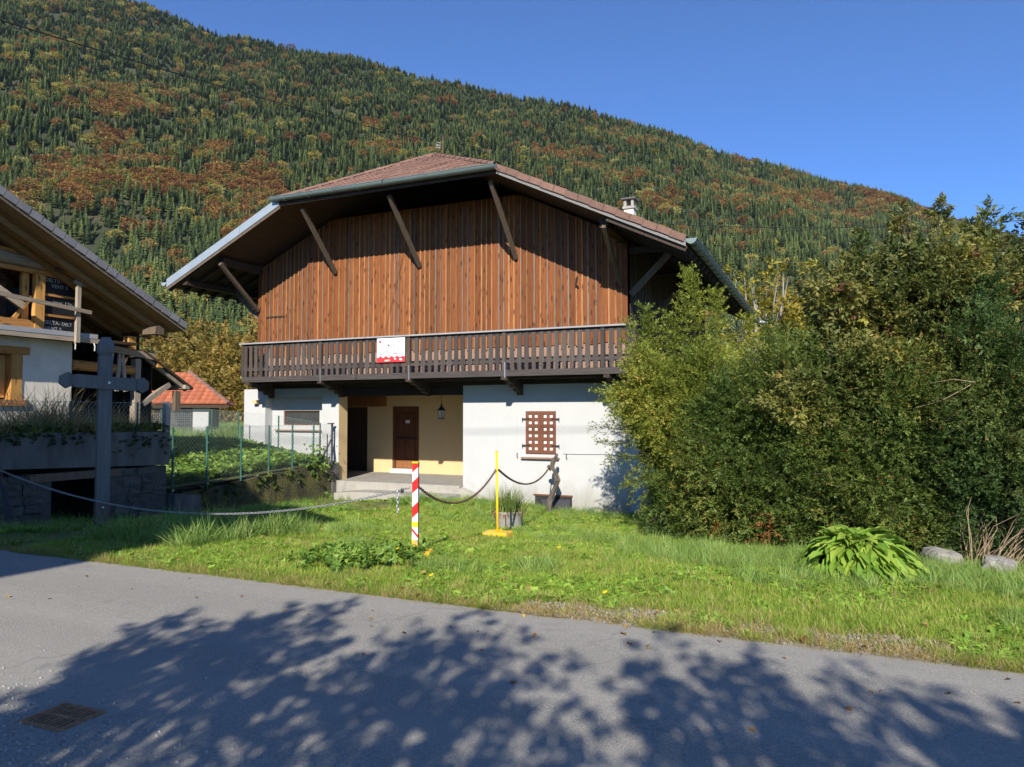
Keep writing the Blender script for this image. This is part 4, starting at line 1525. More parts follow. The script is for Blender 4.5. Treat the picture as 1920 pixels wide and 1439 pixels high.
    for x in (XV - .55, XV - 1.10, XV - 2.0, XV - 2.9):
        obj('rafter', slope_slab(yr, ye - .06, x - .07, x + .07, -.155, .13), 'soffit_plank', rf)
    obj('verge_board', slope_slab(yr, ye - .02, XV + .002, XV + .035, -.03, .11), 'brace_wood', rf)
    obj('verge_board', slope_slab(yr, ye - .04, XV + .036, XV + .055, -.022, .045), 'soffit_plank', rf)
    nv = 27
    sl = math.atan(ks)
    L = (ye + .03 - yr) / math.cos(sl) / nv
    vm = MB().box(-.30, .06, .012, L * .985, -.15, 0.0).mesh('verge_slate')
    vm.materials.append(M('slate_verge'))
    for k in range(nv):
        y = yr + k * L * math.cos(sl)
        link('verge_slate', vm, rf, (XV + .02 + rnd.uniform(-.006, .006), y, zt(y) + .085), rot=(-sl + .05, rnd.uniform(-.02, .02), 0))
    for y, x1 in ((10.33, XG + .62), (12.24, XV - .26)):
        z = zt(y) - (.13 if y < 11 else .40)
        pu = MB().prism([(y - .13, z - .05), (y + .12, z - .05), (y + .13, z + .10), (y + .02, z + .17), (y - .10, z + .12)], x1 - .42, x1, 'x')
        obj('purlin', pu, 'brace_wood', T)
    # open timber lean-to behind the corner
    obj('log', MB().tube([(XG - .05, 10.82, 2.86), (XG - .03, 11.6, 2.84), (XG - .05, 12.36, 2.82)], [.12, .115, .11], 9), 'fresh_wood_y', T)
    obj('plank', MB().beam((XG + .12, 11.55, 3.30), (XG + .12, 12.86, 3.17), .05, .15), 'grey_beam_y', T)
    obj('post', MB().beam((XG - .05, 12.46, 1.35), (XG - .05, 12.46, 3.10), .17, .15), 'grey_beam', T)
    obj('post', MB().beam((XG + .02, 12.22, 3.24), (XG + .02, 12.22, 3.62), .20, .20), 'fresh_wood', T)
    obj('post', B(-19.6, -19.4, 12.3, 12.5, 1.3, 4.1), 'dark_wood', T)
    for y, lean in ((11.62, -.10), (11.86, -.07), (12.1, .12)):
        obj('stick', MB().beam((XG + .07, y, 2.3), (XG + .07, y - lean, 3.22), .05, .085), 'grey_beam', T)
    obj('brace', MB().beam((XG - .04, 12.66, 2.02), (XG - .04, 13.42, 2.52), .10, .12), 'grey_beam', T)
    obj('lean_to_rafter', MB().beam((XG, 12.72, 3.14), (XG, 13.92, 2.40), .09, .10), 'grey_beam', T)
    obj('lean_to_rafter', MB().beam((XG - 1.3, 12.72, 3.14), (XG - 1.3, 13.92, 2.40), .09, .10), 'grey_beam', T)
    lr = MB().add([(-19.5, 12.5, 3.34), (XG + .15, 12.5, 3.34), (XG + .15, 14.02, 2.46), (-19.5, 14.02, 2.46), (-19.5, 12.5, 3.28), (XG + .15, 12.5, 3.28), (XG + .15, 14.02, 2.40), (-19.5, 14.02, 2.40)],
                  [(0, 1, 2, 3), (7, 6, 5, 4), (0, 4, 5, 1), (1, 5, 6, 2), (2, 6, 7, 3), (3, 7, 4, 0)])
    obj('lean_to_roof', lr, 'dark_wood', T)
    obj('purlin_end', B(XG - .5, XG + .12, 12.95, 13.1, 2.92, 3.04), 'fresh_wood', T)
    obj('purlin_end', B(XG - .5, XG + .14, 13.78, 13.92, 2.42, 2.52), 'grey_beam', T)
    obj('post', B(XG - .10, XG + .02, 13.58, 13.74, 1.85, 2.36), 'brace_wood', T)
    for k in range(14):  # dark boards added as backing, standing in for the shade inside the lean-to
        x = -20.2 + k * .33
        obj('dark_backing', B(x, x + .30, 12.95, 12.98, 1.0, 3.2), 'dark_wood', T)
        obj('dark_backing', B(x, x + .30, 12.56, 12.59, 2.9, 4.3), 'dark_wood', T)


build_barn()


# ------------------------------------------------------------------ retaining wall under the barn terrace
def rubble_mesh(seed, w, h, d):
    r = np.random.default_rng(seed)
    bm = bmesh.new()
    bmesh.ops.create_cube(bm, size=1)
    bmesh.ops.subdivide_edges(bm, edges=bm.edges[:], cuts=1, use_grid_fill=True)
    for v in bm.verts:
        k = 1 - .16 * (abs(v.co.x) + abs(v.co.y) + abs(v.co.z) - .5)
        v.co = Vector((v.co.x * d * k, v.co.y * w * k, v.co.z * h * k)) + Vector(r.normal(0, .012, 3)) * (w / .34) * (2.4 if w > .4 else 1)
    me = bpy.data.meshes.new('stone')
    bm.to_mesh(me)
    bm.free()
    return me


def build_retaining_wall():
    T = thing('retaining_wall', (-12.8, 8, -.4), 'shaded stone retaining wall with a concrete band and a dark opening below the barn', 'wall')
    X = -12.62
    sb = MB()
    sb.prism([(4.0, .98), (10.92, .72), (10.92, 1.40), (4.0, 1.50)], X - .5, X + .03, 'x')
    obj('concrete_band', sb, 'concrete_old', T)
    m = MB()
    m.box(X - .45, X - .03, 4.0, 8.50, -.6, .70)
    m.box(X - .45, X - .03, 9.62, 10.90, -.6, .70)
    m.box(X - .45, X - .03, 8.50, 9.62, .66, .715)
    obj('wall_core', m, 'mortar', T)
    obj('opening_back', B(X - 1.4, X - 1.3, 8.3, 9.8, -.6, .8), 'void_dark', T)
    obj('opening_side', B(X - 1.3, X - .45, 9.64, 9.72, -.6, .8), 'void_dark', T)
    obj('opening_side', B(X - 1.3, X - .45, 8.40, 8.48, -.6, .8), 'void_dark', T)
    obj('lintel', B(X - .25, X + .005, 8.1, 9.95, .58, .72), 'brace_wood', T)
    obj('end_wall', B(X - 1.4, X - .46, 10.6, 10.93, -.6, 1.36), 'concrete_old', T)
    ms = [rubble_mesh(s, .34, .17, .12) for s in range(5)]
    for me in ms:
        me.materials.append(M('rubble'))
    z = -.38
    while z < .66:
        h = rnd.uniform(.13, .20)
        y = 5.2 + rnd.uniform(0, .2)
        while y < 10.86:
            w = rnd.uniform(.22, .46)
            mid = y + w / 2
            if not (8.42 < mid + w / 2 and mid - w / 2 < 9.68 and z < .62) and mid + w / 2 < 10.95 and z + h < .72 + (.012 * (10.9 - y) if False else 0):
                link('stone', rnd.choice(ms), T, (X - .055 + rnd.uniform(-.02, .015), mid, z + h / 2), rot=(rnd.uniform(-.08, .08), 0, 0), scale=(1, w / .34, h / .17))
            y += w + .015
        z += h + .015
    obj('footing_block', MB().prism([(10.98, -.5), (11.75, -.5), (11.72, .02), (11.05, .12)], -12.95, -12.55, 'x'), 'concrete_old', T)


build_retaining_wall()


def build_cross():
    cx, cy, cz = -10.55, 7.9, -.05
    T = thing('wayside_cross', (cx, cy, cz), 'tall weathered wooden cross with pointed ends standing in front of the stone wall', 'cross')
    T.rotation_euler = (0, 0, R(63))

    def at(v):
        return (cx + v[0], cy + v[1], cz + v[2])

    def pointed(mb, axis, c, w, L0, L1):
        """square beam with waisted, faceted ends along axis"""
        prof = [(L0, w * .30), (L0 + .10, w * .62), (L0 + .17, w * .40), (L0 + .20, w * .5), (L1 - .20, w * .5), (L1 - .17, w * .40), (L1 - .10, w * .62), (L1, w * .30)]
        vs, fs = [], []
        for t, h in prof:
            for sa, sb in ((-1, -1), (1, -1), (1, 1), (-1, 1)):
                if axis == 'z':
                    p = (c[0] + sa * h, c[1] + sb * h, t)
                else:
                    p = (t, c[1] + sa * h, c[2] + sb * h)
                vs.append(at(p))
        n = len(prof)
        for i in range(n - 1):
            for k in range(4):
                fs.append((i * 4 + k, i * 4 + (k + 1) % 4, (i + 1) * 4 + (k + 1) % 4, (i + 1) * 4 + k))
        fs += [(3, 2, 1, 0), tuple((n - 1) * 4 + k for k in range(4))]
        mb.add(vs, fs)
        return mb
    post = MB()
    vs, fs = [], []
    prof = [(.45, .092), (2.72, .092), (2.725, .075), (2.79, .105), (2.90, .105), (3.02, .055)]
    for t, h in prof:
        for sa, sb in ((-1, -1), (1, -1), (1, 1), (-1, 1)):
            vs.append(at((sa * h, sb * h, t)))
    for i in range(len(prof) - 1):
        for k in range(4):
            fs.append((i * 4 + k, i * 4 + (k + 1) % 4, (i + 1) * 4 + (k + 1) % 4, (i + 1) * 4 + k))
    fs += [(3, 2, 1, 0), tuple((len(prof) - 1) * 4 + k for k in range(4))]
    post.add(vs, fs)
    obj('post', post, 'cross_wood', T)
    f = MB()
    f.box(cx - .096, cx + .096, cy - .096, cy + .096, cz - .3, cz + .449)
    obj('foot', f, 'cross_foot_wood', T)
    arm = obj('arm', pointed(MB(), 'x', (0, 0, 0), .20, -.62, .62), 'cross_wood', T)
    arm.data.transform(Matrix.Rotation(R(3.2), 4, 'Y'))
    arm.location = (0, -.035, 2.30)
    for p in ((-.0, -.096, .36), (0.04, -.135, 2.30)):
        obj('bolt', MB().tube([at((p[0], p[1], p[2])), at((p[0], p[1] - .012, p[2]))], .018, 8), 'galvanised', T)


build_cross()


# ------------------------------------------------------------------ mossy garden wall, fences
def chainlink(name, pts, zb, zt_, pitch, rad, parent):
    """woven wire between ground points; pts polyline with bottom and top heights"""
    segs = MB()
    P = [Vector(p) for p in pts]
    vs, fs = [], []

    def wire(a, b):
        d = (b - a)
        s = Vector((0, 0, 1)).cross(d).normalized() * rad
        u = d.cross(s).normalized() * rad
        o = len(vs)
        for c in (a, b):
            vs.extend([c + s, c - s * .5 + u * .87, c - s * .5 - u * .87])
        for k in range(3):
            fs.append((o + k, o + (k + 1) % 3, o + 3 + (k + 1) % 3, o + 3 + k))
    for i in range(len(P) - 1):
        a, b = P[i], P[i + 1]
        L = (b - a).length
        n = int(L / pitch)
        za0, za1 = zb[i], zb[i + 1]
        zt0, zt1 = zt_[i], zt_[i + 1]
        hh = min(zt0 - za0, zt1 - za1)
        m = int(hh / pitch)
        for k in range(-m, n + m + 1):
            for sgn in (1, -1):
                u0, u1 = (k, k + m) if sgn == 1 else (k + m, k)
                # clip to 0..n
                def pt(u, v):
                    t = u / n
                    q = a.lerp(b, t)
                    z0 = za0 + (za1 - za0) * t
                    z1 = zt0 + (zt1 - zt0) * t
                    return Vector((q.x, q.y, z0 + (z1 - z0) * v))
                lo, hi = 0.0, 1.0
                if sgn == 1:
                    lo = max(lo, (0 - k) / m)
                    hi = min(hi, (n - k) / m)
                    if lo < hi:
                        wire(pt(k + lo * m, lo), pt(k + hi * m, hi))
                else:
                    lo = max(lo, (k + m - n) / m)
                    hi = min(hi, (k + m) / m)
                    if lo < hi:
                        wire(pt(k + m - lo * m, lo), pt(k + m - hi * m, hi))
        wire(Vector((a.x, a.y, zt0)), Vector((b.x, b.y, zt1)))
    segs.v = [tuple(v) for v in vs]
    segs.f = fs
    me = segs.mesh(name, wpos(parent), recalc=False)
    o = link(name, me, parent, wpos(parent), 'fence_wire')
    return o


def wall_top(y):
    return float(np.interp(y, [11.2, 12.3, 13.87, 14.78, 16.43, 18.2], [-.12, -.08, .03, .12, .22, .29]))


def build_garden_fences():
    T = thing('garden_wall', (-13.95, 15, -.7), 'low mossy garden wall rising towards the house corner below the wire fence', 'wall')
    ys = np.linspace(11.2, 18.12, 46)
    m = MB()
    vs, fs = [], []
    for y in ys:
        z1 = wall_top(y) + .012 * math.sin(y * 9) + rnd.uniform(-.008, .008)
        o1, o2 = .02 * math.sin(y * 4) + rnd.uniform(-.01, .01), .015 * math.sin(y * 7 + 1)
        for x, z in ((-14.05, -.9), (-14.05, z1), (-13.84 + o2, z1), (-13.83 + o1, z1 - .10), (-13.82 + o2 + rnd.uniform(-.012, .012), -.35), (-13.80 + o1, -.9)):
            vs.append((x, y, z))
    for i in range(len(ys) - 1):
        for k in range(5):
            fs.append((i * 6 + k, i * 6 + k + 1, (i + 1) * 6 + k + 1, (i + 1) * 6 + k))
    fs += [tuple(range(6)), tuple((len(ys) - 1) * 6 + k for k in range(6))]
    m.add(vs, fs)
    obj('wall_body', m, 'mossy_stone', T)
    obj('end_pier', B(-13.86, -13.79, 17.80, 18.14, -.9, .27), 'concrete_old', T)
    # fence on the wall
    F = thing('wire_fence', (-13.95, 15, 0), 'green wire mesh fence on green posts along the mossy garden wall', 'fence')
    for y in (12.2, 13.2, 14.3, 15.3, 16.23, 17.1):
        z = wall_top(y)
        p = obj('post', MB().tube([(-13.95, y, z - .05), (-13.95 + rnd.uniform(-.015, .015), y + rnd.uniform(-.015, .015), 1.47)], .024, 8), 'fence_green', F)
        for k in range(4):
            zz = z + .1 + k * .33
            obj('clip', B(-13.922, -13.912, y - .03, y + .03, zz, zz + .012), 'galvanised', p)
    e = obj('end_post', MB().tube([(-13.95, 17.97, .2), (-13.95, 17.97, 1.50)], .03, 8), 'dark_steel', F)
    obj('end_brace', MB().tube([(-13.95, 17.97, 1.05), (-13.95, 17.38, .27)], .022, 6), 'dark_steel', F)
    obj('end_brace', MB().tube([(-13.95, 17.97, .95), (-13.78, 17.75, .25)], .018, 6), 'dark_steel', F)
    obj('end_post_cap', B(-14.0, -13.9, 17.80, 18.02, 1.47, 1.50), 'dark_steel', F)
    pts = [(-13.95, y, 0) for y in (11.4, 12.2, 13.2, 14.3, 15.3, 16.23, 17.1, 17.97)]
    chainlink('wire_mesh', pts, [wall_top(p[1]) + .04 for p in pts], [1.45] * 8, .10, .0026, F)
    # fence behind the bed
    F = thing('wire_fence', (-17, 17.4, .7), 'pale wire mesh fence on green posts at the back of the vegetable bed', 'fence')
    pts = [(-22.6, 19.2, 0), (-18.75, 17.9, 0), (-17.15, 17.45, 0), (-15.55, 17.45, 0), (-14.1, 17.6, 0)]
    zb = [float(garden_z(np.array(p[0]), np.array(p[1]))) for p in pts]
    zt_ = [z for z in (1.95, 1.92, 1.84, 1.72, 1.50)]
    for p, a, b in zip(pts, zb, zt_):
        obj('post', MB().tube([(p[0], p[1], a - .1), (p[0], p[1], b)], .022, 8), 'fence_green', F)
    chainlink('wire_mesh', pts, [z + .05 for z in zb], zt_, .10, .0026, F)
    # fence on the barn terrace
    F = thing('wire_fence', (-12.8, 9.9, 1.4), 'wire mesh fence above the concrete band on the barn terrace', 'fence')
    pts = [(-12.78, 7.0, 0), (-12.78, 8.9, 0), (-12.78, 10.3, 0), (-12.78, 10.92, 0)]
    for p in pts[:3]:
        obj('post', MB().tube([(p[0], p[1], 1.3), (p[0], p[1], 2.0)], .02, 7), 'fence_green', F)
    obj('corner_post', B(-12.84, -12.73, 10.94, 11.05, .8, 2.02), 'fence_post_concrete', F)
    chainlink('wire_mesh', pts, [1.42] * 4, [1.99] * 4, .085, .0036, F)


build_garden_fences()


def build_shed():
    T = thing('garden_shed', (-24, 22, .6), 'small shed with orange tiled hip roof, white pillars and a wire gate', 'shed')
    ez, yz, rz = 2.17, 21.5, 3.5
    xe0, xe1, xr0, xr1, yr = -25.6, -22.15, -25.6, -23.9, 23.6
    dk = MB().add([(xe0, yz, ez), (xe1, yz, ez), (xr1, yr, rz), (xr0, yr, rz), (xe1, 25.7, ez), (xe0, 25.7, ez)], [(0, 1, 2, 3), (1, 4, 2), (4, 5, 3, 2)])
    roof = obj('roof', dk, 'tile_orange', T)
    obj('eave_board', B(xe0, xe1, yz - .02, yz + .04, ez - .14, ez - .02), 'dark_wood', roof)
    a, b = Vector((0, yr - yz, rz - ez)), Vector((1, 0, 0))
    L = a.length
    e2 = a.normalized()
    e3 = b.cross(e2).normalized()
    rot = Matrix((b, e2, e3)).transposed().to_euler()
    tm = MB()
    ns = 6
    for k in range(ns):
        def hg(u):
            return .035 * math.sin(u * math.pi) + .012
        u0, u1 = k / ns, (k + 1) / ns
        tm.add([((u0 - .5) * .26, 0, hg(u0) + .03), ((u1 - .5) * .26, 0, hg(u1) + .03), ((u1 - .5) * .26, .38, hg(u1)), ((u0 - .5) * .26, .38, hg(u0)), ((u0 - .5) * .26, 0, 0), ((u1 - .5) * .26, 0, 0)], [(0, 1, 2, 3), (4, 5, 1, 0)])
    me = tm.mesh('tile', recalc=False)
    me.materials.append(M('tile_orange'))
    nr = 8
    for r_ in range(nr):
        t = r_ / nr
        xr = xe1 + (xr1 - xe1) * (t + .04)
        x = -25.5
        n = int((xr - x) / .265)
        for k in range(n):
            p = Vector((xr - (k + .5) * .265, yz - .04, ez + .01)) + e2 * (t * L)
            link('tile', me, roof, p, rot=(rot.x, rot.y, rot.z + rnd.uniform(-.01, .01)), scale=(1.02, 1, 1))
    for k in range(12):
        p = Vector((xe1, yz, ez + .05)).lerp(Vector((xr1, yr, rz + .05)), k / 12)
        d = Vector((xr1 - xe1, yr - yz, rz - ez))
        link('ridge_tile', bpy.data.meshes['ridge_tile'], roof, p, rot=d.to_track_quat('X', 'Z').to_euler()).data = bpy.data.meshes['ridge_tile']
    obj('pillar', B(-23.55, -22.95, 21.75, 22.2, .3, 2.05), 'plaster_white', T)
    obj('pillar', B(-25.6, -25.35, 21.85, 22.2, .3, 2.05), 'fence_post_concrete', T)
    obj('back_wall', B(-25.6, -22.9, 25.0, 25.2, .3, 2.1), 'dark_wood', T)
    obj('side_wall', B(-23.1, -22.95, 22.2, 25.0, .3, 2.1), 'dark_wood', T)
    g = MB()
    for z0, z1 in ((.7, .76), (1.94, 2.0), (1.3, 1.34)):
        g.box(-25.65, -23.6, 21.78, 21.82, z0, z1)
    for x in (-25.68, -23.62):
        g.box(x, x + .05, 21.779, 21.821, .6, 2.0)
    gate = obj('gate', g, 'dark_steel', T)
    wm = MB()
    for k in range(28):
        wm.box(-25.6 + k * .072, -25.594 + k * .072, 21.797, 21.803, .76, 1.94)
    for k in range(16):
        wm.box(-25.62, -23.62, 21.796, 21.802, .8 + k * .072, .806 + k * .072)
    obj('gate_wire', wm, 'galvanised', gate)
    T.rotation_euler = (0, 0, R(40))
    T.location.x -= .70


build_shed()


# ------------------------------------------------------------------ posts and chains
def chain_mesh(p, q, sag, ll, wr, tail=None):
    """oval links threaded along a hanging curve"""
    p, q = Vector(p), Vector(q)
    pts = [p.lerp(q, t) - Vector((0, 0, 4 * sag * t * (1 - t))) for t in np.linspace(0, 1, 200)]
    if tail:
        pts += [q + Vector((0, 0, -tail * k / 20)) for k in range(1, 20)]
    cum = [0]
    for a, b in zip(pts[:-1], pts[1:]):
        cum.append(cum[-1] + (b - a).length)
    n = int(cum[-1] / (ll * .72))
    NU, NV = 10, 5
    T = []
    for i in range(NU):
        a = 2 * math.pi * i / NU
        cx, cy = math.cos(a) * ll * .5, math.sin(a) * ll * .29
        nx, ny = math.cos(a), math.sin(a)
        for j in range(NV):
            b = 2 * math.pi * j / NV
            T.append((cx + nx * wr * math.cos(b), cy + ny * wr * math.cos(b), wr * math.sin(b)))
    T = np.array(T)
    F = np.array([(i * NV + j, i * NV + (j + 1) % NV, ((i + 1) % NU) * NV + (j + 1) % NV, ((i + 1) % NU) * NV + j) for i in range(NU) for j in range(NV)])
    P, D = [], []
    for k in range(n):
        s = (k + .5) / n * cum[-1]
        i = min(max(np.searchsorted(cum, s) - 1, 0), len(pts) - 2)
        t = (s - cum[i]) / (cum[i + 1] - cum[i])
        P.append(pts[i].lerp(pts[i + 1], t))
        D.append((pts[i + 1] - pts[i]).normalized())
    P, D = np.array(P), np.array(D)
    roll = np.where(np.arange(n) % 2, .8, .8 + math.pi / 2) + rng.normal(0, .15, n)
    V, FF, _ = stamp(T, F, P, frames(D, roll), np.ones(n))
    me = arrays_mesh('chain', V, FF)
    me.polygons.foreach_set('use_smooth', np.ones(len(FF), bool))
    return me


def footing(T, cx, cy, cz, sx, sy, h, seed):
    r = random.Random(seed)
    bm = bmesh.new()
    bmesh.ops.create_grid(bm, x_segments=8, y_segments=6, size=.5)
    for v in bm.verts:
        e = max(abs(v.co.x), abs(v.co.y)) * 2
        v.co.z = h * (1 - .6 * max(0, e - .6) / .4) + r.uniform(-.012, .012)
        if e > .99:
            v.co.z = -.25
        k = 1 + r.uniform(-.06, .06)
        v.co.x *= sx * k
        v.co.y *= sy * k
    me = bpy.data.meshes.new('footing')
    bm.to_mesh(me)
    bm.free()
    return link('footing', me, T, (cx, cy, cz), 'paint_yellow_worn')


def build_posts():
    # striped post
    x, y = -4.85, 7.92
    z = float(gz(x, y))
    T = thing('striped_post', (x, y, z), 'red and white striped square post on a worn yellow concrete foot', 'post')
    T.rotation_euler = (0, 0, TH - R(6))
    w = .036
    zt_, zb = 1.15 - z, .05
    obj('core', B(x - w, x + w, y - w, y + w, z + zb - .3, z + zt_), 'paint_white', T)
    s = .07

    def band(za, zb_, mat, slant=s, inset=.0015):
        obj('stripe', MB().prism([(x - w - inset, z + za), (x + w + inset, z + za + slant), (x + w + inset, z + zb_ + slant), (x - w - inset, z + zb_)], y - w - inset, y + w + inset, 'y'), mat, T)
    obj('cap', B(x - w - .003, x + w + .003, y - w - .003, y + w + .003, z + zt_ - .006, z + zt_ + .012), 'paint_yellow', T)
    # top red is cut flat by the cap
    obj('stripe', MB().prism([(x - w - .0015, z + zt_ - .125), (x + w + .0015, z + zt_ - .055), (x + w + .0015, z + zt_ - .0065), (x - w - .0015, z + zt_ - .0065)], y - w - .0015, y + w + .0015, 'y'), 'paint_red', T)
    band(zt_ - .385, zt_ - .245, 'paint_red')
    band(zt_ - .69, zt_ - .555, 'paint_red')
    obj('stripe', B(x - w - .0025, x + w + .0025, y - w - .0025, y + w + .0025, z + zt_ - .80, z + zt_ - .735), 'paint_yellow', T)
    band(zt_ - .845, zt_ - .806, 'paint_red', -.09)
    obj('stripe', B(x - w - .0025, x + w + .0025, y - w - .0025, y + w + .0025, z - .05, z + zt_ - .955), 'paint_yellow_worn', T)
    footing(T, x + .02, y, z, .46, .34, .09, 3)
    # yellow pole
    x2, y2 = -5.16, 11.0
    z2 = float(gz(x2, y2))
    T = thing('yellow_pole', (x2, y2, z2), 'thin yellow steel pole on a yellow concrete foot in the lawn', 'pole')
    obj('pole', MB().tube([(x2, y2, z2 - .05), (x2 - .02, y2, 1.13)], .021, 10), 'paint_yellow', T, smooth=True)
    obj('pole_cap', MB().tube([(x2 - .02, y2, 1.13), (x2 - .02, y2, 1.15)], .024, 10), 'paint_yellow_worn', T)
    footing(T, x2, y2, z2, .58, .42, .12, 8)
    # dark leaning stake at the left edge
    xs, ys_ = -11.95, 7.45
    zs = float(gz(xs, ys_))
    T = thing('chain_stake', (xs, ys_, zs), 'dark leaning metal stake at the left edge holding the chain', 'post')
    obj('stake', MB().beam((xs, ys_, zs - .2), (xs - .22, ys_ - .14, .93), .05, .05), 'dark_steel', T)
    obj('stake', MB().beam((xs + .07, ys_ + .02, zs - .2), (xs - .10, ys_ - .10, .62), .03, .04), 'dark_steel', T)
    obj('ring', MB().tube([(xs - .19 + .04 * math.cos(a), ys_ - .17, .89 + .04 * math.sin(a)) for a in np.linspace(0, 6.28, 10)], .01, 5), 'galvanised', T)
    # chains
    c = link('chain', chain_mesh((xs - .19, ys_ - .19, .90), (-4.89, 7.86, .84), .50, .046, .0045), None, (0, 0, 0), 'chain_steel')
    tag(c, 'long shiny galvanised chain sagging from the left stake to the striped post', 'chain')
    c = link('chain', chain_mesh((-4.81, 7.90, .86), (x2 - .02, y2 - .03, .84), .36, .05, .0065), None, (0, 0, 0), 'rusty_metal')
    tag(c, 'rusty chain hanging between the striped post and the yellow pole', 'chain')
    c = link('chain', chain_mesh((x2 - .0, y2 + .03, .84), (-6.73, 17.5, .44), .34, .05, .007), None, (0, 0, 0), 'rusty_metal')
    tag(c, 'rusty chain hanging between the yellow pole and the dead trunk', 'chain')
    lk = obj('padlock', MB().box(-5.0, -4.965, 7.805, 7.825, .775, .81).tube([(-4.995, 7.815, .81), (-4.995, 7.815, .835), (-4.97, 7.815, .835), (-4.97, 7.815, .81)], .004, 5), 'black_metal')
    tag(lk, 'small dark padlock on the shiny chain beside the striped post', 'padlock')
    c = link('chain_end', chain_mesh((-5.05, 7.83, .80), (-5.055, 7.83, .52), .0, .06, .007), None, (0, 0, 0), 'galvanised')
    tag(c, 'short loose chain end dangling beside the striped post', 'chain')


build_posts()


# ------------------------------------------------------------------ things on the lawn
def build_lawn_things():
    # dead trunk
    bx, by = -6.72, 17.5
    z = float(gz(bx, by))
    pts = [(bx + .02, by, z - .2), (bx - .03, by, z + .12), (bx - .02, by, z + .34), (bx + .10, by, z + .62), (bx + .20, by - .02, z + .84), (bx + .12, by, z + 1.02), (bx + .05, by, z + 1.16), (bx + .06, by, z + 1.28), (bx + .15, by, z + 1.42), (bx + .17, by, z + 1.50)]
    m = MB().tube(pts, [.085, .070, .055, .058, .070, .040, .035, .050, .038, .032], 12)
    r = np.random.default_rng(4)
    m.v = [(a + r.normal(0, .016), b + r.normal(0, .016), c + r.normal(0, .016)) for a, b, c in m.v]
    T = thing('dead_tree', (bx, by, z), 'gnarled dead tree stump standing in front of the white wall and shutter', 'dead tree')
    obj('trunk', m, 'bark_grey', T)
    obj('stub', MB().tube([(bx + .03, by, z + 1.10), (bx - .05, by - .05, z + 1.20)], [.06, .045], 8), 'bark_grey', T)
    # planter
    px, py = -6.02, 13.35
    pz = float(gz(px, py))
    T = thing('stone_planter', (px, py, pz), 'weathered round concrete planter with grass growing in it', 'planter')
    n = 20
    vs, fs = [], []
    for rr, zz in ((.25, -.1), (.26, .05), (.29, .34), (.30, .37), (.27, .375), (.26, .33)):
        for k in range(n):
            a = 2 * math.pi * k / n
            vs.append((px + rr * math.cos(a) * (1 + r.normal(0, .006)), py + rr * math.sin(a), pz + zz))
    for i in range(5):
        for k in range(n):
            fs.append((i * n + k, i * n + (k + 1) % n, (i + 1) * n + (k + 1) % n, (i + 1) * n + k))
    fs.append(tuple(5 * n + k for k in range(n)))
    obj('bowl', MB().add(vs, fs), 'stone_pale', T, smooth=True)
    for ang in (282,):
        a = R(ang)
        obj('dark_strip', MB().beam((px + .262 * math.cos(a), py + .262 * math.sin(a), pz + .04), (px + .294 * math.cos(a), py + .294 * math.sin(a), pz + .33), .025, .012), 'rusty_metal', T)  # narrow dark strip running up the front of the bowl
    BV, BF = tpl_blade(.03)
    k = 420
    P = np.stack([px + rng.normal(0, .13, k), py + rng.normal(0, .12, k), np.full(k, pz + .33)], 1)
    D = np.stack([rng.normal(0, .35, k), rng.normal(0, .35, k), np.ones(k)], 1)
    V, F, rv = stamp(BV, BF, P, frames(D, rng.uniform(0, 6, k)), rng.uniform(.25, .58, k))
    me = arrays_mesh('planter_grass', V, F, rv)
    link('planter_grass', me, T, (0, 0, 0), 'weed_attr')
    k = 160
    a = rng.uniform(0, 6.28, k)
    P = np.stack([px + .28 * np.cos(a), py + .28 * np.sin(a), pz + .36 + rng.normal(0, .02, k)], 1)
    D = np.stack([np.cos(a), np.sin(a), rng.normal(-.5, .6, k)], 1)
    V, F, rv = stamp(BV * np.array([1, 2, 1]), BF, P, frames(D, rng.uniform(0, 6, k)), rng.uniform(.06, .14, k))
    link('dry_trim', arrays_mesh('dry_trim', V, F, rv), T, (0, 0, 0), 'dead_spray')
    # broad-leaved plant
    hx, hy = .20, 9.5
    hz = float(gz(hx, hy))
    T = thing('broad_leaf_plant', (hx, hy, hz), 'lush bright green plant with large pointed leaves at the hedge foot', 'plant')
    ms = []
    for s in range(3):
        r = np.random.default_rng(s)
        nu, nv = 7, 4
        vs, fs = [], []
        for i in range(nu + 1):
            t = i / nu
            w = .155 * math.sin(math.pi * min(1, t * .93 + .05)) ** .8
            zc = .10 * t - (.22 + .05 * s) * t * t
            for j in range(nv + 1):
                u = j / nv * 2 - 1
                vs.append((t * .46, u * w, zc + .055 * abs(u) * (1 - t * .4) + .012 * math.sin(t * 19 + u * 3 + s) * abs(u)))
        for i in range(nu):
            for j in range(nv):
                o = i * (nv + 1) + j
                fs.append((o, o + 1, o + nv + 2, o + nv + 1))
        me = MB().add(vs, fs).mesh('leaf', recalc=False)
        me.polygons.foreach_set('use_smooth', [True] * len(me.polygons))
        me.materials.append(M('broad_leaf'))
        ms.append(me)
    for k in range(270):
        a = rnd.uniform(0, 2 * math.pi)
        q = rnd.random() ** .55
        rr = .47 * q
        hgt = .36 * (1 - q ** 2.2) + .03 + rnd.uniform(-.05, .06)
        pitch = R(-48 + 66 * q + rnd.uniform(-24, 24))
        p = (hx + rr * 1.12 * math.cos(a), hy + rr * .85 * math.sin(a), hz + max(hgt, .02))
        link('leaf', rnd.choice(ms), T, p, rot=(rnd.uniform(-.4, .4), pitch, a + rnd.uniform(-.5, .5)), scale=(rnd.uniform(.42, .68), rnd.uniform(.34, .62), rnd.uniform(.5, 1.3)))
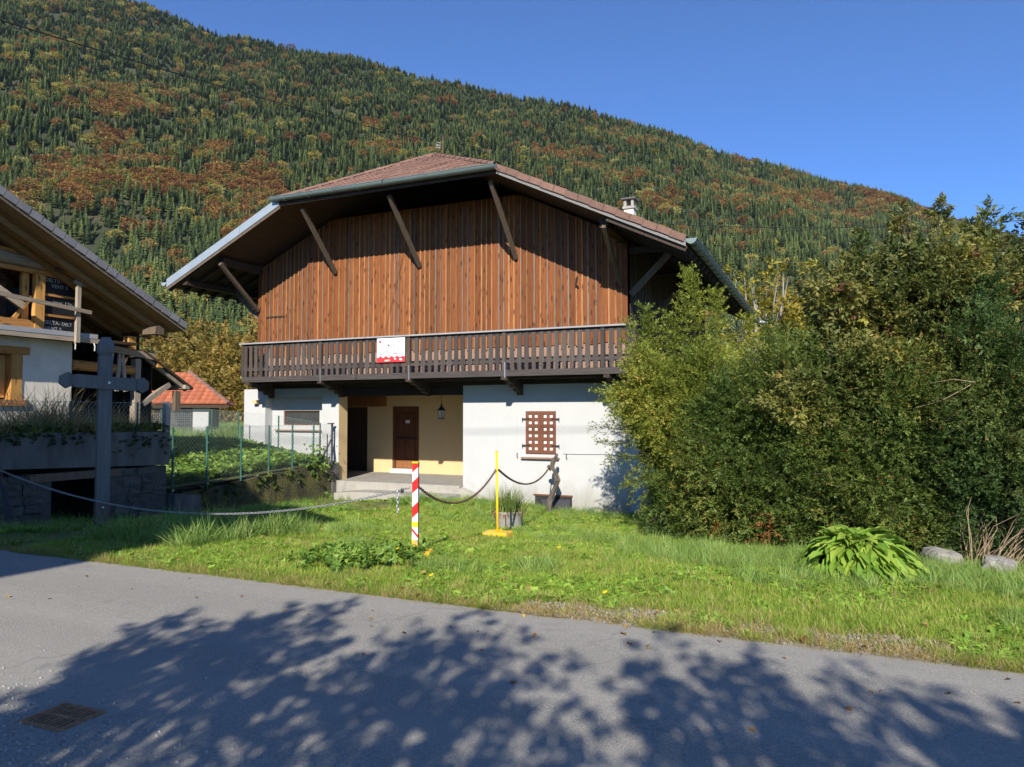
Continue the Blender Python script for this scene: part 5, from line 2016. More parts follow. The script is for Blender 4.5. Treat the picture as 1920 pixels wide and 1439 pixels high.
    # two pale stones by the hedge
    for (sx, sy, w, h, seed, lab) in ((1.28, 11.75, .52, .36, 21, 'larger pale grey stone block beside the broad-leaved plant'), (1.86, 11.2, .46, .30, 22, 'smaller pale stone block near the right edge under dry stalks')):
        r2 = np.random.default_rng(seed)
        bm = bmesh.new()
        bmesh.ops.create_icosphere(bm, subdivisions=4, radius=1)
        ph = r2.uniform(0, 6, 6)
        for v in bm.verts:
            c = v.co.copy()
            k = 1 / max(abs(c.x), abs(c.y), abs(c.z)) ** .62            # pull the ball towards a block
            nzv = .07 * math.sin(c.x * 3 + ph[0]) * math.sin(c.y * 4 + ph[1]) + .045 * math.sin(c.z * 7 + c.x * 6 + ph[2]) + .03 * math.sin(c.y * 13 + c.z * 9 + ph[3]) + .02 * math.sin(c.x * 21 + c.y * 17 + ph[4])
            v.co = Vector((c.x * w * .4, c.y * w * .5, c.z * h * .5)) * (k + nzv)
        me = bpy.data.meshes.new('stone_block')
        bm.to_mesh(me)
        bm.free()
        o = link('stone_block', me, None, (sx, sy, float(gz(sx, sy)) + h * .2), 'stone_pale', rot=(0, .12, rnd.uniform(-.5, .5)))
        tag(o, lab, 'stone')
    # dry stalks
    T = thing('dry_stalks', (2.25, 12.1, -.35), 'tangle of dry brown stalks fanning out at the right edge of the hedge', 'dry plant')
    m = MB()
    for k in range(95):
        bx_, by_ = 2.0 + rnd.uniform(-.45, .55), 12.0 + rnd.uniform(-.5, .4)
        L = rnd.uniform(.6, 1.35)
        lx, ly = rnd.uniform(-.1, .75), rnd.uniform(-.35, .25)
        p0 = Vector((bx_, by_, float(gz(bx_, by_))))
        pts = [p0 + Vector((lx * t * L + .12 * t * t * rnd.uniform(-1, 1), ly * t * L, L * (t - .28 * t * t))) for t in (0, .35, .7, 1)]
        m.tube(pts, [.006, .005, .004, .002], 4, caps=False)
    obj('stalk_tangle', m, 'twig_dry', T)['kind'] = 'stuff'
    # drain grate
    gx, gy = -4.02, 2.80
    zr_ = .012 + .035 * (1 - (2 * ((gy - ROAD_Y0) / (ROAD_Y1 - ROAD_Y0)) - 1) ** 2)
    T = thing('drain_grate', (gx, gy, zr_), 'rusty iron drain grate set in the road at lower left', 'drain grate')
    T.rotation_euler = (0, 0, R(2))
    T.scale = (.58, .62, 1)
    T.location.z -= .012
    obj('pit_dark_plate', B(gx - .27, gx + .27, gy - .21, gy + .21, zr_ + .012, zr_ + .0145), 'void_dark', T)  # flat black plate above the road stands in for the shaded pit
    fr = MB()
    for a, b, c, d in ((-.29, .29, -.23, -.19), (-.29, .29, .19, .23), (-.29, -.25, -.19, .19), (.25, .29, -.19, .19), (-.25, .25, -.018, .018)):
        fr.box(gx + a, gx + b, gy + c, gy + d, zr_ - .02, zr_ + .022)
    obj('frame', fr, 'rust_orange', T)
    for k in range(9):
        xx = gx - .225 + k * .0555
        for c, d in ((-.19, -.018), (.018, .19)):
            obj('bar', B(xx - .013, xx + .013, gy + c, gy + d, zr_ - .01, zr_ + .019), 'rust_orange', T)


def tpl_blade(w=.04, bend=.35):
    """grass blade along +X of length 1"""
    V, F = [], []
    n = 3
    for i in range(n + 1):
        t = i / n
        ww = w * (1 - t ** 1.6) + .002
        V += [(t, -ww / 2, -bend * t * t), (t, ww / 2, -bend * t * t)]
    for i in range(n):
        F.append((2 * i, 2 * i + 1, 2 * i + 3, 2 * i + 2))
    return np.array(V, float), np.array(F)


leafmat('weed_attr', [(0, (0.09, 0.16, 0.03)), (.6, (0.16, 0.23, 0.05)), (1, (0.26, 0.27, 0.08))], .3, .5)
build_lawn_things()


# ------------------------------------------------------------------ hedge of yews and shrubs on the right
SPR = [tpl_spray(5, .40, .054, .18, s) for s in (1, 2, 3, 4, 5)]


def sprays(P, D, lo, hi, bias=None):
    """needle sprays at P along D; shade drifts over the crown"""
    parts = []
    n = len(P)
    which = rng.integers(0, 5, n)
    tone = .5 + .22 * np.sin(P[:, 0] * 2.3 + P[:, 2] * 1.7) + .18 * np.sin(P[:, 1] * 3.1 - P[:, 2] * 2.3)
    rv = np.clip(tone * .7 + .15 + rng.normal(0, .17, n), 0, 1)
    for k in range(5):
        s = which == k
        V, F, r = stamp(SPR[k][0], SPR[k][1], P[s], frames(D[s], rng.normal(0, .5, s.sum())), rng.uniform(lo, hi, s.sum()), rv[s])
        parts.append((V, F, r))
    return parts


def spire(n, x, y, z0, z1, r0, r1=.03):
    """points of a leading shoot narrowing upwards, with whorls"""
    t = rng.random(n) ** .9
    a = rng.uniform(0, 6.28, n)
    t = np.round(t * (z1 - z0) / .17) * .17 / (z1 - z0) + rng.normal(0, .012, n)
    rad = (r0 * (1 - t) + r1 * t) * rng.uniform(.1, 1, n) * (1 + .25 * np.sin(a * 3 + t * 9))
    P = np.stack([x + rad * np.cos(a) + .08 * t * np.sin(t * 3), y + rad * np.sin(a), z0 + t * (z1 - z0)], 1)
    D = np.stack([np.cos(a), np.sin(a), .35 + .9 * t + rng.normal(0, .2, n)], 1)
    return P, D


def sprig(a, b, n=26):
    t = rng.uniform(.15, 1, n) ** .8
    a, b = np.array(a), np.array(b)
    P = a + (b - a) * t[:, None] + rng.normal(0, .035, (n, 3)) + np.array([0, 0, -.10]) * (t ** 2)[:, None]
    D = (b - a) / np.linalg.norm(b - a) + rng.normal(0, .45, (n, 3))
    return P, D


def conifer_bush(name, label, cat, base, lobes, spires, mat, lo, hi, berries=0, stems=(), reach=()):
    bx, by = base
    bz = float(gz(bx, by))
    T = thing(name, (bx, by, bz), label, cat)
    parts = []
    for (c, r_, n) in lobes:
        P, D = shell_points(int(n * 1.55), c, r_, .5, .30, .45, zmin=bz + .05, lump=.24)
        parts += sprays(P, D, lo * .72, hi * .76)
        # short inner sprays close the crown
        P, D = shell_points(n // 3, c, (r_[0] * .7, r_[1] * .7, r_[2] * .75), .3, .1, .8, zmin=bz + .05)
        parts += sprays(P, D, hi, hi * 1.5)
    tw = MB()
    for (c, r_, n) in lobes:
        for _ in range(11):
            a, e = rng.uniform(3.3, 6.2), rng.uniform(-.25, 1.3)
            u = np.array([math.cos(a) * math.cos(e), math.sin(a) * math.cos(e), math.sin(e)])
            p0, p1 = np.array(c) + u * np.array(r_) * .6, np.array(c) + u * np.array(r_) * rng.uniform(1.12, 1.34)
            if p1[2] > bz + .25:
                parts += sprays(*sprig(p0, p1, 22), lo * .7, hi * .72)
                tw.tube([p0, (p0 + p1) / 2 + np.array([0, 0, .03]), p1 - np.array([0, 0, .08])], [.012, .008, .003], 4, caps=False)
    for p0, p1 in reach:
        parts += sprays(*sprig(p0, p1, 44), lo * .7, hi * .75)
        tw.tube([p0, (np.array(p0) + np.array(p1)) / 2, np.array(p1) - np.array([0, 0, .09])], [.016, .010, .003], 4, caps=False)
    obj('branches', tw, 'bark_brown', T)['kind'] = 'stuff'
    for s in spires:
        P, D = spire(*s)
        parts += sprays(P, D, lo * .9, hi * .9)
    V, F, r = merge(parts)
    o = wpos(T)
    me = arrays_mesh('crown', V - np.array(o), F, r)
    link('crown', me, T, o, mat)
    tr = MB()
    tr.tube([(bx, by, bz - .2), (bx + .05, by, bz + .8), (bx, by + .05, bz + 2.2)], [.13, .10, .05], 8)
    for k in range(7):
        a = k * .9 + .3
        tr.tube([(bx, by, bz + .25 + .12 * k), (bx + .3 * math.cos(a), by + .3 * math.sin(a), bz + .6 + .17 * k), (bx + .55 * math.cos(a), by + .5 * math.sin(a), bz + 1.0 + .2 * k)], [.06, .045, .02], 6)
    obj('trunk', tr, 'bark_brown', T)
    for pts in stems:
        obj('bare_branch', MB().tube(pts, [.002] + [.004] * (len(pts) - 2) + [.006], 5), 'twig_dry', T)
    if berries:
        k = rng.integers(0, len(F), berries)
        c = V[F[k, 0]]
        bm = MB().add([(0, 0, 1), (1, 0, 0), (0, 1, 0), (-1, 0, 0), (0, -1, 0), (0, 0, -1)], [(0, 1, 2), (0, 2, 3), (0, 3, 4), (0, 4, 1), (5, 2, 1), (5, 3, 2), (5, 4, 3), (5, 1, 4)])
        BV, BF = np.array(bm.v, float), np.array(bm.f)
        V2, F2, _ = stamp(BV, BF, c + rng.normal(0, .02, c.shape), np.tile(np.eye(3), (berries, 1, 1)), rng.uniform(.008, .013, berries))
        link('berries', arrays_mesh('berries', V2 - np.array(o), F2), T, o, 'berry')['kind'] = 'stuff'
    return T


plain('berry', (0.55, 0.06, 0.03), 0.4, 0.1, 3, 0)


def build_hedge():
    # light green yew in front of the house corner
    conifer_bush('yew_bush', 'yellowish green yew with several upright leading shoots hiding the right end of the balcony', 'bush', (-3.0, 15.0),
                 [((-2.7, 14.95, 1.35), (1.38, 1.1, 1.25), 4600), ((-3.35, 14.9, 2.0), (.92, .85, 1.0), 2300), ((-2.05, 14.7, 1.95), (1.15, .95, 1.15), 2600), ((-1.65, 14.3, .25), (1.15, .9, 1.0), 2300), ((-2.35, 14.7, .35), (.85, .8, .75), 1300)],
                 [(520, -2.76, 15.0, 2.6, 4.62, .55), (300, -3.62, 14.9, 2.2, 3.95, .42), (160, -3.95, 14.85, 2.0, 3.65, .25), (280, -2.2, 14.9, 2.4, 4.15, .45), (220, -1.6, 14.8, 2.2, 3.65, .5), (200, -3.18, 15.1, 2.4, 3.75, .40)],
                 'yew_light', .17, .30, reach=(((-3.5, 14.8, 1.25), (-4.62, 14.5, 1.62)), ((-3.5, 14.8, 1.1), (-4.5, 14.4, 1.3)), ((-3.3, 14.7, .95), (-4.25, 14.4, .92)), ((-3.1, 14.6, .6), (-3.95, 14.4, .42)), ((-2.9, 14.5, .3), (-3.55, 14.3, .0)), ((-2.6, 14.4, .1), (-3.15, 14.2, -.28)), ((-3.7, 14.8, 1.9), (-4.5, 14.6, 2.35))))
    conifer_bush('yew_bush', 'dark green yew spreading low over the grass in front of the hedge', 'bush', (-1.2, 13.5),
                 [((-1.3, 13.6, .55), (1.35, 1.1, 1.35), 4200), ((-.6, 13.6, 1.5), (1.25, 1.05, 1.35), 3400), ((-1.6, 13.9, 1.55), (.9, .9, .95), 1900), ((-2.6, 14.0, -.05), (.75, .7, .65), 1200)],
                 [(260, -1.1, 13.8, 2.0, 3.35, .55), (200, -.35, 13.8, 2.2, 3.4, .5)],
                 'yew_dark', .17, .30)
    conifer_bush('yew_bush', 'dark yew with red berries behind the broad-leaved plant', 'bush', (.55, 12.9),
                 [((.45, 12.9, .55), (1.25, 1.0, 1.3), 4000), ((.9, 12.9, 1.6), (1.2, 1.0, 1.2), 3000), ((.0, 13.2, 1.4), (.9, .9, 1.1), 1500)],
                 [(220, .9, 13.0, 2.0, 3.3, .5)],
                 'yew_dark', .16, .28, berries=260,
                 stems=([(1.2, 12.0, 2.2), (1.5, 11.9, 2.25), (1.75, 11.85, 2.2)], [(1.02, 12.0, 1.85), (1.35, 11.9, 1.95), (1.7, 11.85, 2.17)]))
    conifer_bush('yew_bush', 'tall dark yew dotted with red berries at the right edge', 'bush', (2.3, 12.6),
                 [((2.2, 12.6, .7), (1.15, 1.0, 1.4), 3600), ((2.25, 12.6, 1.9), (1.05, .95, 1.3), 3000), ((3.2, 12.9, 1.0), (1.2, 1.1, 1.8), 2200)],
                 [(420, 2.05, 12.6, 2.3, 3.75, .55), (260, 2.75, 12.7, 2.2, 3.4, .5)],
                 'spruce_dark', .16, .28, berries=420)
    # two dead orange sprays low in the hedge
    for (x, y, z, lab) in ((-2.05, 13.35, -.15, 'dead orange conifer twig at the foot of the light green yew'), (-1.12, 12.35, -.08, 'dead orange conifer twig at the foot of the dark yew')):
        P = np.array([x, y, z]) + rng.normal(0, 1, (26, 3)) * np.array([.10, .05, .10])
        D = rng.normal(0, .6, (26, 3)) + np.array([-.2, -.8, .1])
        V, F, r = merge(sprays(P, D, .12, .22))
        o = link('dead_twig', arrays_mesh('dead_twig', V - np.array([x, y, z]), F, r), None, (x, y, z), 'dead_spray')
        tag(o, lab, 'twig')
    # leafy shrub rising over the yews
    def leafy(name, label, cat, base, lobes, mat, twigs, lsz, stemmat='bark_brown', seed=1, w=.42, clusters=None):
        bx, by = base
        bz = float(gz(bx, by)) if by < 40 else 0.0
        T = thing(name, (bx, by, bz), label, cat)
        o = np.array(wpos(T))
        tpl = [tpl_cluster(6, s, w, 1.0, .55) for s in (3, 4, 5)]
        parts = []
        for c, r_, n in lobes:
            P, D = shell_points(n, c, r_, .35, .35, .5, zmin=bz + .2, lump=.25)
            tone = .45 + .2 * np.sin(P[:, 0] * 3 + P[:, 2] * 2) + rng.normal(0, .2, len(P))
            for k in range(3):
                s = rng.integers(0, 3, len(P)) == k
                parts.append(stamp(tpl[k][0], tpl[k][1], P[s], frames(D[s], rng.normal(0, .6, s.sum())), rng.uniform(lsz * .7, lsz * 1.25, s.sum()), np.clip(tone[s], 0, 1)))
        V, F, r = merge(parts)
        link('crown', arrays_mesh('crown', V - o, F, r), T, tuple(o), mat)
        tr = MB()
        q = random.Random(seed)
        for k in range(twigs):
            c, r_, _ = q.choice(lobes)
            a = q.uniform(0, 6.28)
            tip = Vector((c[0] + r_[0] * .8 * math.cos(a), c[1] + r_[1] * .8 * math.sin(a), c[2] + r_[2] * q.uniform(0, .95)))
            st = Vector((bx + q.uniform(-.2, .2), by + q.uniform(-.2, .2), bz - .1))
            md = st.lerp(tip, .5) + Vector((0, 0, .3 * (tip.z - st.z) * .3))
            k_ = (tip - st).length
            md2 = st.lerp(tip, .8) + Vector((q.uniform(-.2, .2), q.uniform(-.2, .2), .06 * (tip.z - st.z)))
            tr.tube([st, md + Vector((q.uniform(-.15, .15), q.uniform(-.1, .1), 0)), md2, tip], [.008 * k_ + .008, .005 * k_ + .004, .003 * k_ + .002, .003], 5, caps=False)
        obj('trunk', tr, stemmat, T)
        return T
    dog = [((1.15, 14.0, 3.0), (1.15, 1.0, 1.35), 2300), ((.28, 14.2, 3.05), (.82, .8, 1.25), 1500), ((1.9, 14.0, 3.3), (1.0, .9, 1.1), 1500), ((2.9, 14.1, 2.9), (1.1, 1.0, 1.3), 1400), ((.55, 13.2, 2.0), (1.0, .6, .75), 1000), ((-.45, 13.0, 1.6), (.75, .5, .5), 600), ((1.5, 13.4, 2.2), (.9, .65, .85), 800)]
    tips = [((.95, 14.0, 4.45), (.22, .2, .42), 90), ((1.62, 14.0, 5.02), (.15, .15, .38), 60), ((1.05, 13.9, 4.95), (.16, .14, .40), 60), ((2.25, 13.8, 4.65), (.16, .16, .40), 60), ((.2, 14.1, 4.2), (.25, .2, .42), 80), ((-.15, 14.1, 3.85), (.2, .2, .3), 50), ((2.9, 14, 4.5), (.3, .25, .4), 80)]
    dog = [((c[0], c[1] - .35, c[2] + .28), r_, int(n * 1.15)) for c, r_, n in dog] + [((.9, 12.6, 2.1), (1.1, .45, .65), 430), ((.1, 12.75, 1.85), (.9, .45, .5), 300), ((2.0, 12.5, 2.6), (.8, .45, .6), 300)]
    leafy('dogwood_shrub', 'tall leafy shrub with olive and yellowing leaves rising above the yews', 'shrub', (1.2, 14.0), dog + tips, 'dogwood_leaf', 60, .18)
    # trees behind the right end of the house
    leafy('ash_tree', 'thin yellow leaved tree behind the right roof eave', 'tree', (-3.4, 37.0), [((-3.4, 37, 6.4), (1.7, 1.5, 3.2), 420), ((-2.2, 36.5, 5.0), (1.5, 1.4, 2.3), 380)], 'autumn_yellow', 34, .42, 'bark_pale', 2)
    leafy('ash_tree', 'yellow green leafy tree to the right of the roof eave', 'tree', (-.4, 35.0), [((-.6, 35, 4.6), (1.9, 1.6, 2.6), 900), ((1.4, 35, 4.4), (1.8, 1.6, 2.6), 700)], 'autumn_yellow', 22, .42, 'bark_pale', 3)
    leafy('maple_tree', 'rusty gold tree seen beyond the right eave behind the yellow tree', 'tree', (-3.2, 46.0), [((-3.2, 46, 6.4), (2.2, 2.0, 3.6), 800)], 'autumn_gold', 24, .5, 'bark_pale', 4)
    # far thickets left of the house: olive hedge and trees
    labs = ['olive gold thicket right behind the orange roofed shed', 'olive gold thicket between shed and house', 'pale gold thicket beside the left end of the balcony', 'gold brown thicket behind the barn lean-to',
            'low golden bush beside the white left wall', 'low olive bush behind the wire fence left of the house', 'green gold tree above the thicket under the barn eave', 'rounded olive tree under the left roof eave', 'dark olive tree behind the barn eave tip', 'yellow green tree between barn eave and balcony']
    spots = [(-55.5, 51, 4.2, 8.6, 'autumn_gold'), (-51, 50, 4.0, 8.0, 'autumn_gold'), (-46.8, 48, 3.6, 7.4, 'autumn_gold'), (-60.5, 52, 4.2, 8.6, 'autumn_gold'),
             (-42.5, 43, 3.2, 4.6, 'autumn_gold'), (-46.5, 43, 3.2, 4.2, 'autumn_yellow'), (-92, 92, 6.5, 15, 'autumn_green'), (-78, 94, 6.5, 16, 'autumn_yellow'), (-104, 96, 7.0, 18, 'autumn_green'), (-84, 100, 6.5, 17, 'autumn_green')]
    for i, (x, y, r_, h, mt) in enumerate(spots):
        T = leafy('thicket' if h < 10 else 'leafy_tree', labs[i], 'thicket' if h < 10 else 'tree', (x, y), [((x, y, h * .52 + .3), (r_, r_ * .8, h * .56), 1300), ((x + r_ * .6, y - 1, h * .35), (r_ * .6, r_ * .6, h * .4), 330), ((x - r_ * .6, y - 1, h * .38), (r_ * .6, r_ * .6, h * .42), 330)], mt, 14, .78, 'bark_pale', 10 + i)


build_hedge()


# ------------------------------------------------------------------ grass and ground cover
def tuft(n, spread, lo, hi, w, bend, lean, seed):
    r = np.random.default_rng(seed)
    BV, BF = tpl_blade(w, bend)
    a = r.uniform(0, 6.28, n)
    rr = spread * np.sqrt(r.random(n))
    P = np.stack([rr * np.cos(a), rr * np.sin(a), np.full(n, -.015)], 1)
    D = np.stack([np.cos(a) * lean * r.uniform(.2, 1.2, n) + r.normal(0, .15, n), np.sin(a) * lean * r.uniform(.2, 1.2, n) + r.normal(0, .15, n), np.ones(n)], 1)
    # blade normal bends towards its lean
    V, F, _ = stamp(BV, BF, P, frames(D, r.uniform(-.5, .5, n)), r.uniform(lo, hi, n))
    return arrays_mesh('tuft', V, F)


def rosette(n, size, w, seed, lift=.5):
    r = np.random.default_rng(seed)
    LV, LF = tpl_leaf(w, .06, .30)
    a = np.arange(n) * 2.4 + r.normal(0, .3, n)
    D = np.stack([np.cos(a), np.sin(a), r.uniform(.1, lift + .3, n)], 1)
    P = np.zeros((n, 3))
    P[:, 2] = r.uniform(0, size * .35, n)
    P[:, :2] = r.normal(0, size * .18, (n, 2))
    V, F, _ = stamp(LV, LF, P, frames(D, r.uniform(-.3, .3, n)), r.uniform(.6, 1.15, n) * size)
    return arrays_mesh('rosette', V, F)


def cover(name, P, coll, ncoll, lo, hi, label, tilt=.15, cat=None):
    n = len(P)
    rot = np.stack([rng.normal(0, tilt, n), rng.normal(0, tilt, n), rng.uniform(0, 6.28, n)], 1)
    return scatter(name, P, rot, rng.uniform(lo, hi, n), rng.integers(0, ncoll, n), coll, label, cat)


def patch(X, Y, s, o):
    return .5 + .25 * np.sin(X * s + o) * np.sin(Y * s * 1.2 + o * 2) + .15 * np.sin(X * s * 2.7 - Y * s * 1.6 + o) + .1 * np.sin(X * s * 5.3 + Y * s * 4.1)


def build_grass():
    short = tcol('tpl_short_grass', [(tuft(16, .055, .055, .13, .055, .40, .55, s), 'grass_blade') for s in range(4)])
    tall = tcol('tpl_tall_grass', [(tuft(16, .06, .13, .30, .028, .45, .40, s + 20), 'grass_blue') for s in range(3)])
    dry = tcol('tpl_dry_grass', [(tuft(12, .05, .06, .16, .035, .5, .9, s + 40), 'grass_dry') for s in range(3)])
    weed = tcol('tpl_weed', [(rosette(9, .085, .42, s, .6), 'weed_leaf') for s in range(3)] + [(rosette(11, .07, .7, s + 9, .9), 'weed_leaf') for s in range(2)])

    def lawn_points(n, y0=5.98, y1=18.1, x0=-13.8, x1=5.5, near=1.7):
        # thicker towards the road, where single blades show
        u = rng.random(n)
        Y = y0 + (y1 - y0) * u ** near
        X = rng.uniform(x0, x1, n)
        # keep the part in view plus a margin
        dep = X * CF[0] + Y * CF[1]
        lat = X * CR[0] + Y * CR[1]
        k = np.abs(lat) < .80 * dep + .8
        # bare concrete steps and house
        k &= ~((X > -13.3) & (X < -9.5) & (Y > 17.2))
        k &= ~((X > -11.2 - .8 * (Y - 16.2)) & (X < -10.2) & (Y > 16.3) & (Y < 17))
        return X[k], Y[k]

    def gravel_zone(X, Y):
        return (Y < 6.42 + .10 * np.sin(X * 3)) & (X > -2.7) & (X < .75) & (patch(X, Y, 2.6, 1.0) > .40)
    X, Y = lawn_points(155000)
    k = ~(gravel_zone(X, Y) & (rng.random(len(X)) < .93))
    k &= ~((Y < 6.10 + .05 * np.sin(X * 5)) & (rng.random(len(X)) < .6))
    X, Y = X[k], Y[k]
    k = ~((X < -9.6) & (rng.random(len(X)) < .45))
    X, Y = X[k], Y[k]
    cover('grass', np.stack([X, Y, gz(X, Y) - .045 * (X < -9.6)], 1), short, 4, .42, .95, 'short green grass covering the lawn', .2, 'grass')
    X, Y = lawn_points(60000)
    pz = patch(X, Y, .9, 2.0)
    edge = ((Y > 16.9) & (rng.random(len(X)) < .4)) | ((X > -.9) & (Y > 9.0 - .35 * X) & (Y < 12.5)) | (np.hypot(X + 1.4, Y - 10.6) < 1.6)
    k = ((pz > .66) & (rng.random(len(X)) < .35) & (Y > 6.9)) | (edge & (rng.random(len(X)) < .55))
    X, Y = X[k], Y[k]
    cover('tall_grass', np.stack([X, Y, gz(X, Y)], 1), tall, 3, .45, .95, 'longer blue green grass tufts in the lawn', .2, 'grass')
    X, Y = lawn_points(42000, near=2.6)
    k = ((patch(X, Y, 1.7, 3.3) > .60) & (rng.random(len(X)) < .6)) | ((Y < 6.5) & (rng.random(len(X)) < .45) & (X > -4)) | ((Y < 6.2) & (rng.random(len(X)) < .3))
    X, Y = X[k], Y[k]
    cover('dry_grass', np.stack([X, Y, gz(X, Y)], 1), dry, 3, .5, 1.0, 'dry straw coloured grass along the road edge', .3, 'grass')
    X, Y = lawn_points(60000, near=1.7)
    k = (patch(X, Y, 1.3, 5.1) + .10 * patch(X, Y, 6.0, 1.1) > .53) & (rng.random(len(X)) < .75) & ~gravel_zone(X, Y) & (Y > 6.08)
    X, Y = X[k], Y[k]
    cover('weeds', np.stack([X, Y, gz(X, Y) + .01], 1), weed, 5, .35, .95, 'low broad-leaved weeds between the grass', .3, 'weeds')
    # clump of dark weeds left of the striped post and tall blades by the left verge
    wdark = tcol('tpl_dark_weed', [(rosette(14, .062, .55, s + 90, 1.4), 'garden_leaf') for s in range(3)])
    n = 520
    X = -5.2 + rng.normal(0, .27, n)
    Y = 7.3 + rng.normal(0, .30, n)
    k = Y > 6.4
    cover('weed_clump', np.stack([X[k], Y[k], gz(X[k], Y[k]) + .03 + .09 * rng.random(k.sum())], 1), wdark, 3, .7, 1.5, 'dark leafy weed clump left of the striped post', .5, 'weeds')
    n = 900
    X = rng.uniform(-9.6, -7.6, n)
    Y = rng.uniform(6.9, 9.4, n)
    k = rng.random(n) < .45
    cover('verge_grass', np.stack([X[k], Y[k], gz(X[k], Y[k])], 1), tall, 3, .9, 1.7, 'tall grass blades beside the wooden cross', .2, 'grass')
    # bed behind the mossy wall
    bed = tcol('tpl_bed', [(rosette(12, .12, .62, s + 30, 1.0), 'garden_leaf') for s in range(4)])
    n = 20000
    X = rng.uniform(-22, -14.3, n)
    Y = rng.uniform(11.3, 18.1, n)
    k = (Y > 11.2) & ~((X > -17.7) & (Y > 18.0))
    X, Y = X[k], Y[k]
    z = garden_z(X, Y)
    cover('bed_plants', np.stack([X, Y, z + .05 + .10 * rng.random(len(X)) * (X > -17.5)], 1), bed, 4, .55, 1.1, 'dense leafy green plants filling the bed behind the wire fence', .4, 'plants')
    n = 9000
    X = rng.uniform(-40, -17.7, n)
    Y = rng.uniform(17.5, 40, n)
    cover('meadow_grass', np.stack([X, Y, garden_z(X, Y)], 1), tall, 3, 1.0, 2.0, 'green meadow grass behind the bed', .2, 'grass')
    # creeping growth over the mossy wall and bramble at its house end
    ivy = tcol('tpl_ivy', [(rosette(9, .075, .7, s + 50, .8), 'ivy_leaf') for s in range(3)])
    n = 170
    Y = rng.uniform(11.3, 18.1, n)
    s = rng.random(n)
    wt = np.array([wall_top(v) for v in Y])
    k = patch(Y * 1.0, Y * 0 + 1, 2.3, .4) + .2 * rng.random(n) > .55
    P = np.stack([np.full(n, -13.80), Y, wt + .05 - .45 * s ** 1.6], 1)[k]
    cover('wall_creeper', P, ivy, 3, .7, 1.3, 'ivy and moss creeping over the garden wall', .9, 'ivy')
    n = 150
    P = np.stack([-13.95 + rng.normal(0, .16, n), 17.2 + rng.normal(0, .30, n), .38 + rng.normal(0, .24, n)], 1)
    cover('bramble', P, bed, 4, .3, .7, 'bramble climbing over the wall end beside the house pillar', .9, 'bramble')
    # growth on the barn terrace edge
    n = 900
    Y = rng.uniform(4.5, 11.0, n)
    X = -12.60 - np.abs(rng.normal(0, .38, n))
    over = rng.random(n) < .25
    X = np.where(over, -12.56, X)
    z = np.where(over, 1.42 - .22 * rng.random(n) ** 2 - .30 * (Y > 9.6) * rng.random(n), 1.42 + .14 * rng.random(n))
    cover('terrace_creeper', np.stack([X, Y, z], 1), ivy, 3, .45, 1.0, 'dark weeds overgrowing the edge of the barn terrace', .6, 'weeds')
    rush = tcol('tpl_rush', [(tuft(26, .12, .30, .62, .014, .55, .5, s + 70), 'grass_dry') for s in range(2)] + [(tuft(22, .12, .25, .5, .016, .5, .5, s + 80), 'grass_blue') for s in range(2)])
    n = 420
    P = np.stack([rng.uniform(-13.8, -12.60, n), rng.uniform(5.5, 10.8, n), np.full(n, 1.42)], 1)
    cover('terrace_grass', P, rush, 4, .45, 1.0, 'tall wispy grass on the barn terrace in front of the window', .1, 'grass')
    n = 26
    P = np.stack([rng.uniform(-13.9, -13.0, n), rng.uniform(7.8, 9.6, n), np.full(n, 1.45)], 1)
    cover('terrace_stalks', P, rush, 2, 1.2, 1.8, 'tall dry grass stalks against the barn wall', .1, 'grass')
    # tufts and plants at the foot of the steps and walls
    n = 260
    X = np.concatenate([rng.normal(-9.9, .45, 150), rng.uniform(-9.3, -5.0, 110)])
    Y = np.concatenate([rng.normal(16.75, .22, 150), rng.uniform(17.6, 18.0, 110)])
    cover('wall_foot_grass', np.stack([X, Y, gz(X, Y)], 1), tall, 3, .6, 1.1, 'uncut grass along the foot of the house wall and steps', .2, 'grass')
    # gravel
    st = []
    for s in range(4):
        me = rubble_mesh(s + 60, .035, .022, .03)
        me.transform(Matrix.Scale(.85, 4))
        st.append((me, 'gravel_stone'))
    grv = tcol('tpl_gravel', st)
    n = 3000
    X = rng.uniform(-2.9, 1.0, n)
    Y = 5.98 + rng.random(n) ** 1.3 * .48
    k = (patch(X, Y, 2.6, 1.0) > .36)
    X, Y = X[k], Y[k]
    cover('gravel', np.stack([X, Y, np.maximum(gz(X, Y), -.005) + .014], 1), grv, 4, .25, .75, 'loose pale gravel at the road edge', 1.0, 'gravel')
    st2 = []
    for s in range(3):
        me = rubble_mesh(s + 70, .03, .02, .027)
        st2.append((me, 'grit_stone'))
    grv = tcol('tpl_grit', st2)
    n = 1500
    X = -4.3 + rng.normal(0, .7, n)
    Y = 2.42 + rng.normal(0, .36, n)
    k = ~((np.abs(X + 4.0) < .22) & (np.abs(Y - 2.84) < .18))
    X, Y = X[k], Y[k]
    tt = (Y - ROAD_Y0) / (ROAD_Y1 - ROAD_Y0)
    cover('road_grit', np.stack([X, Y, .014 + .035 * (1 - (2 * tt - 1) ** 2)], 1), grv, 3, .15, .6, 'loose grit around the drain', 1.0, 'gravel')
    n = 2500
    X = rng.uniform(-9, 2, n)
    Y = rng.uniform(2, 5.9, n)
    tt = (Y - ROAD_Y0) / (ROAD_Y1 - ROAD_Y0)
    cover('road_specks', np.stack([X, Y, .013 + .035 * (1 - (2 * tt - 1) ** 2)], 1), grv, 3, .08, .22, 'tiny loose stones on the road', 1.0, 'gravel')
    # fallen leaves on road and lawn
    lv = []
    for sd in range(3):
        LV, LF = tpl_leaf(.62, .10 + .06 * sd, .18)
        lv.append((arrays_mesh('fallen_leaf', (LV - np.array([.5, 0, -.02])) * .06, LF), 'fallen_leaf'))
    lc = tcol('tpl_fallen_leaf', lv)
    n = 50
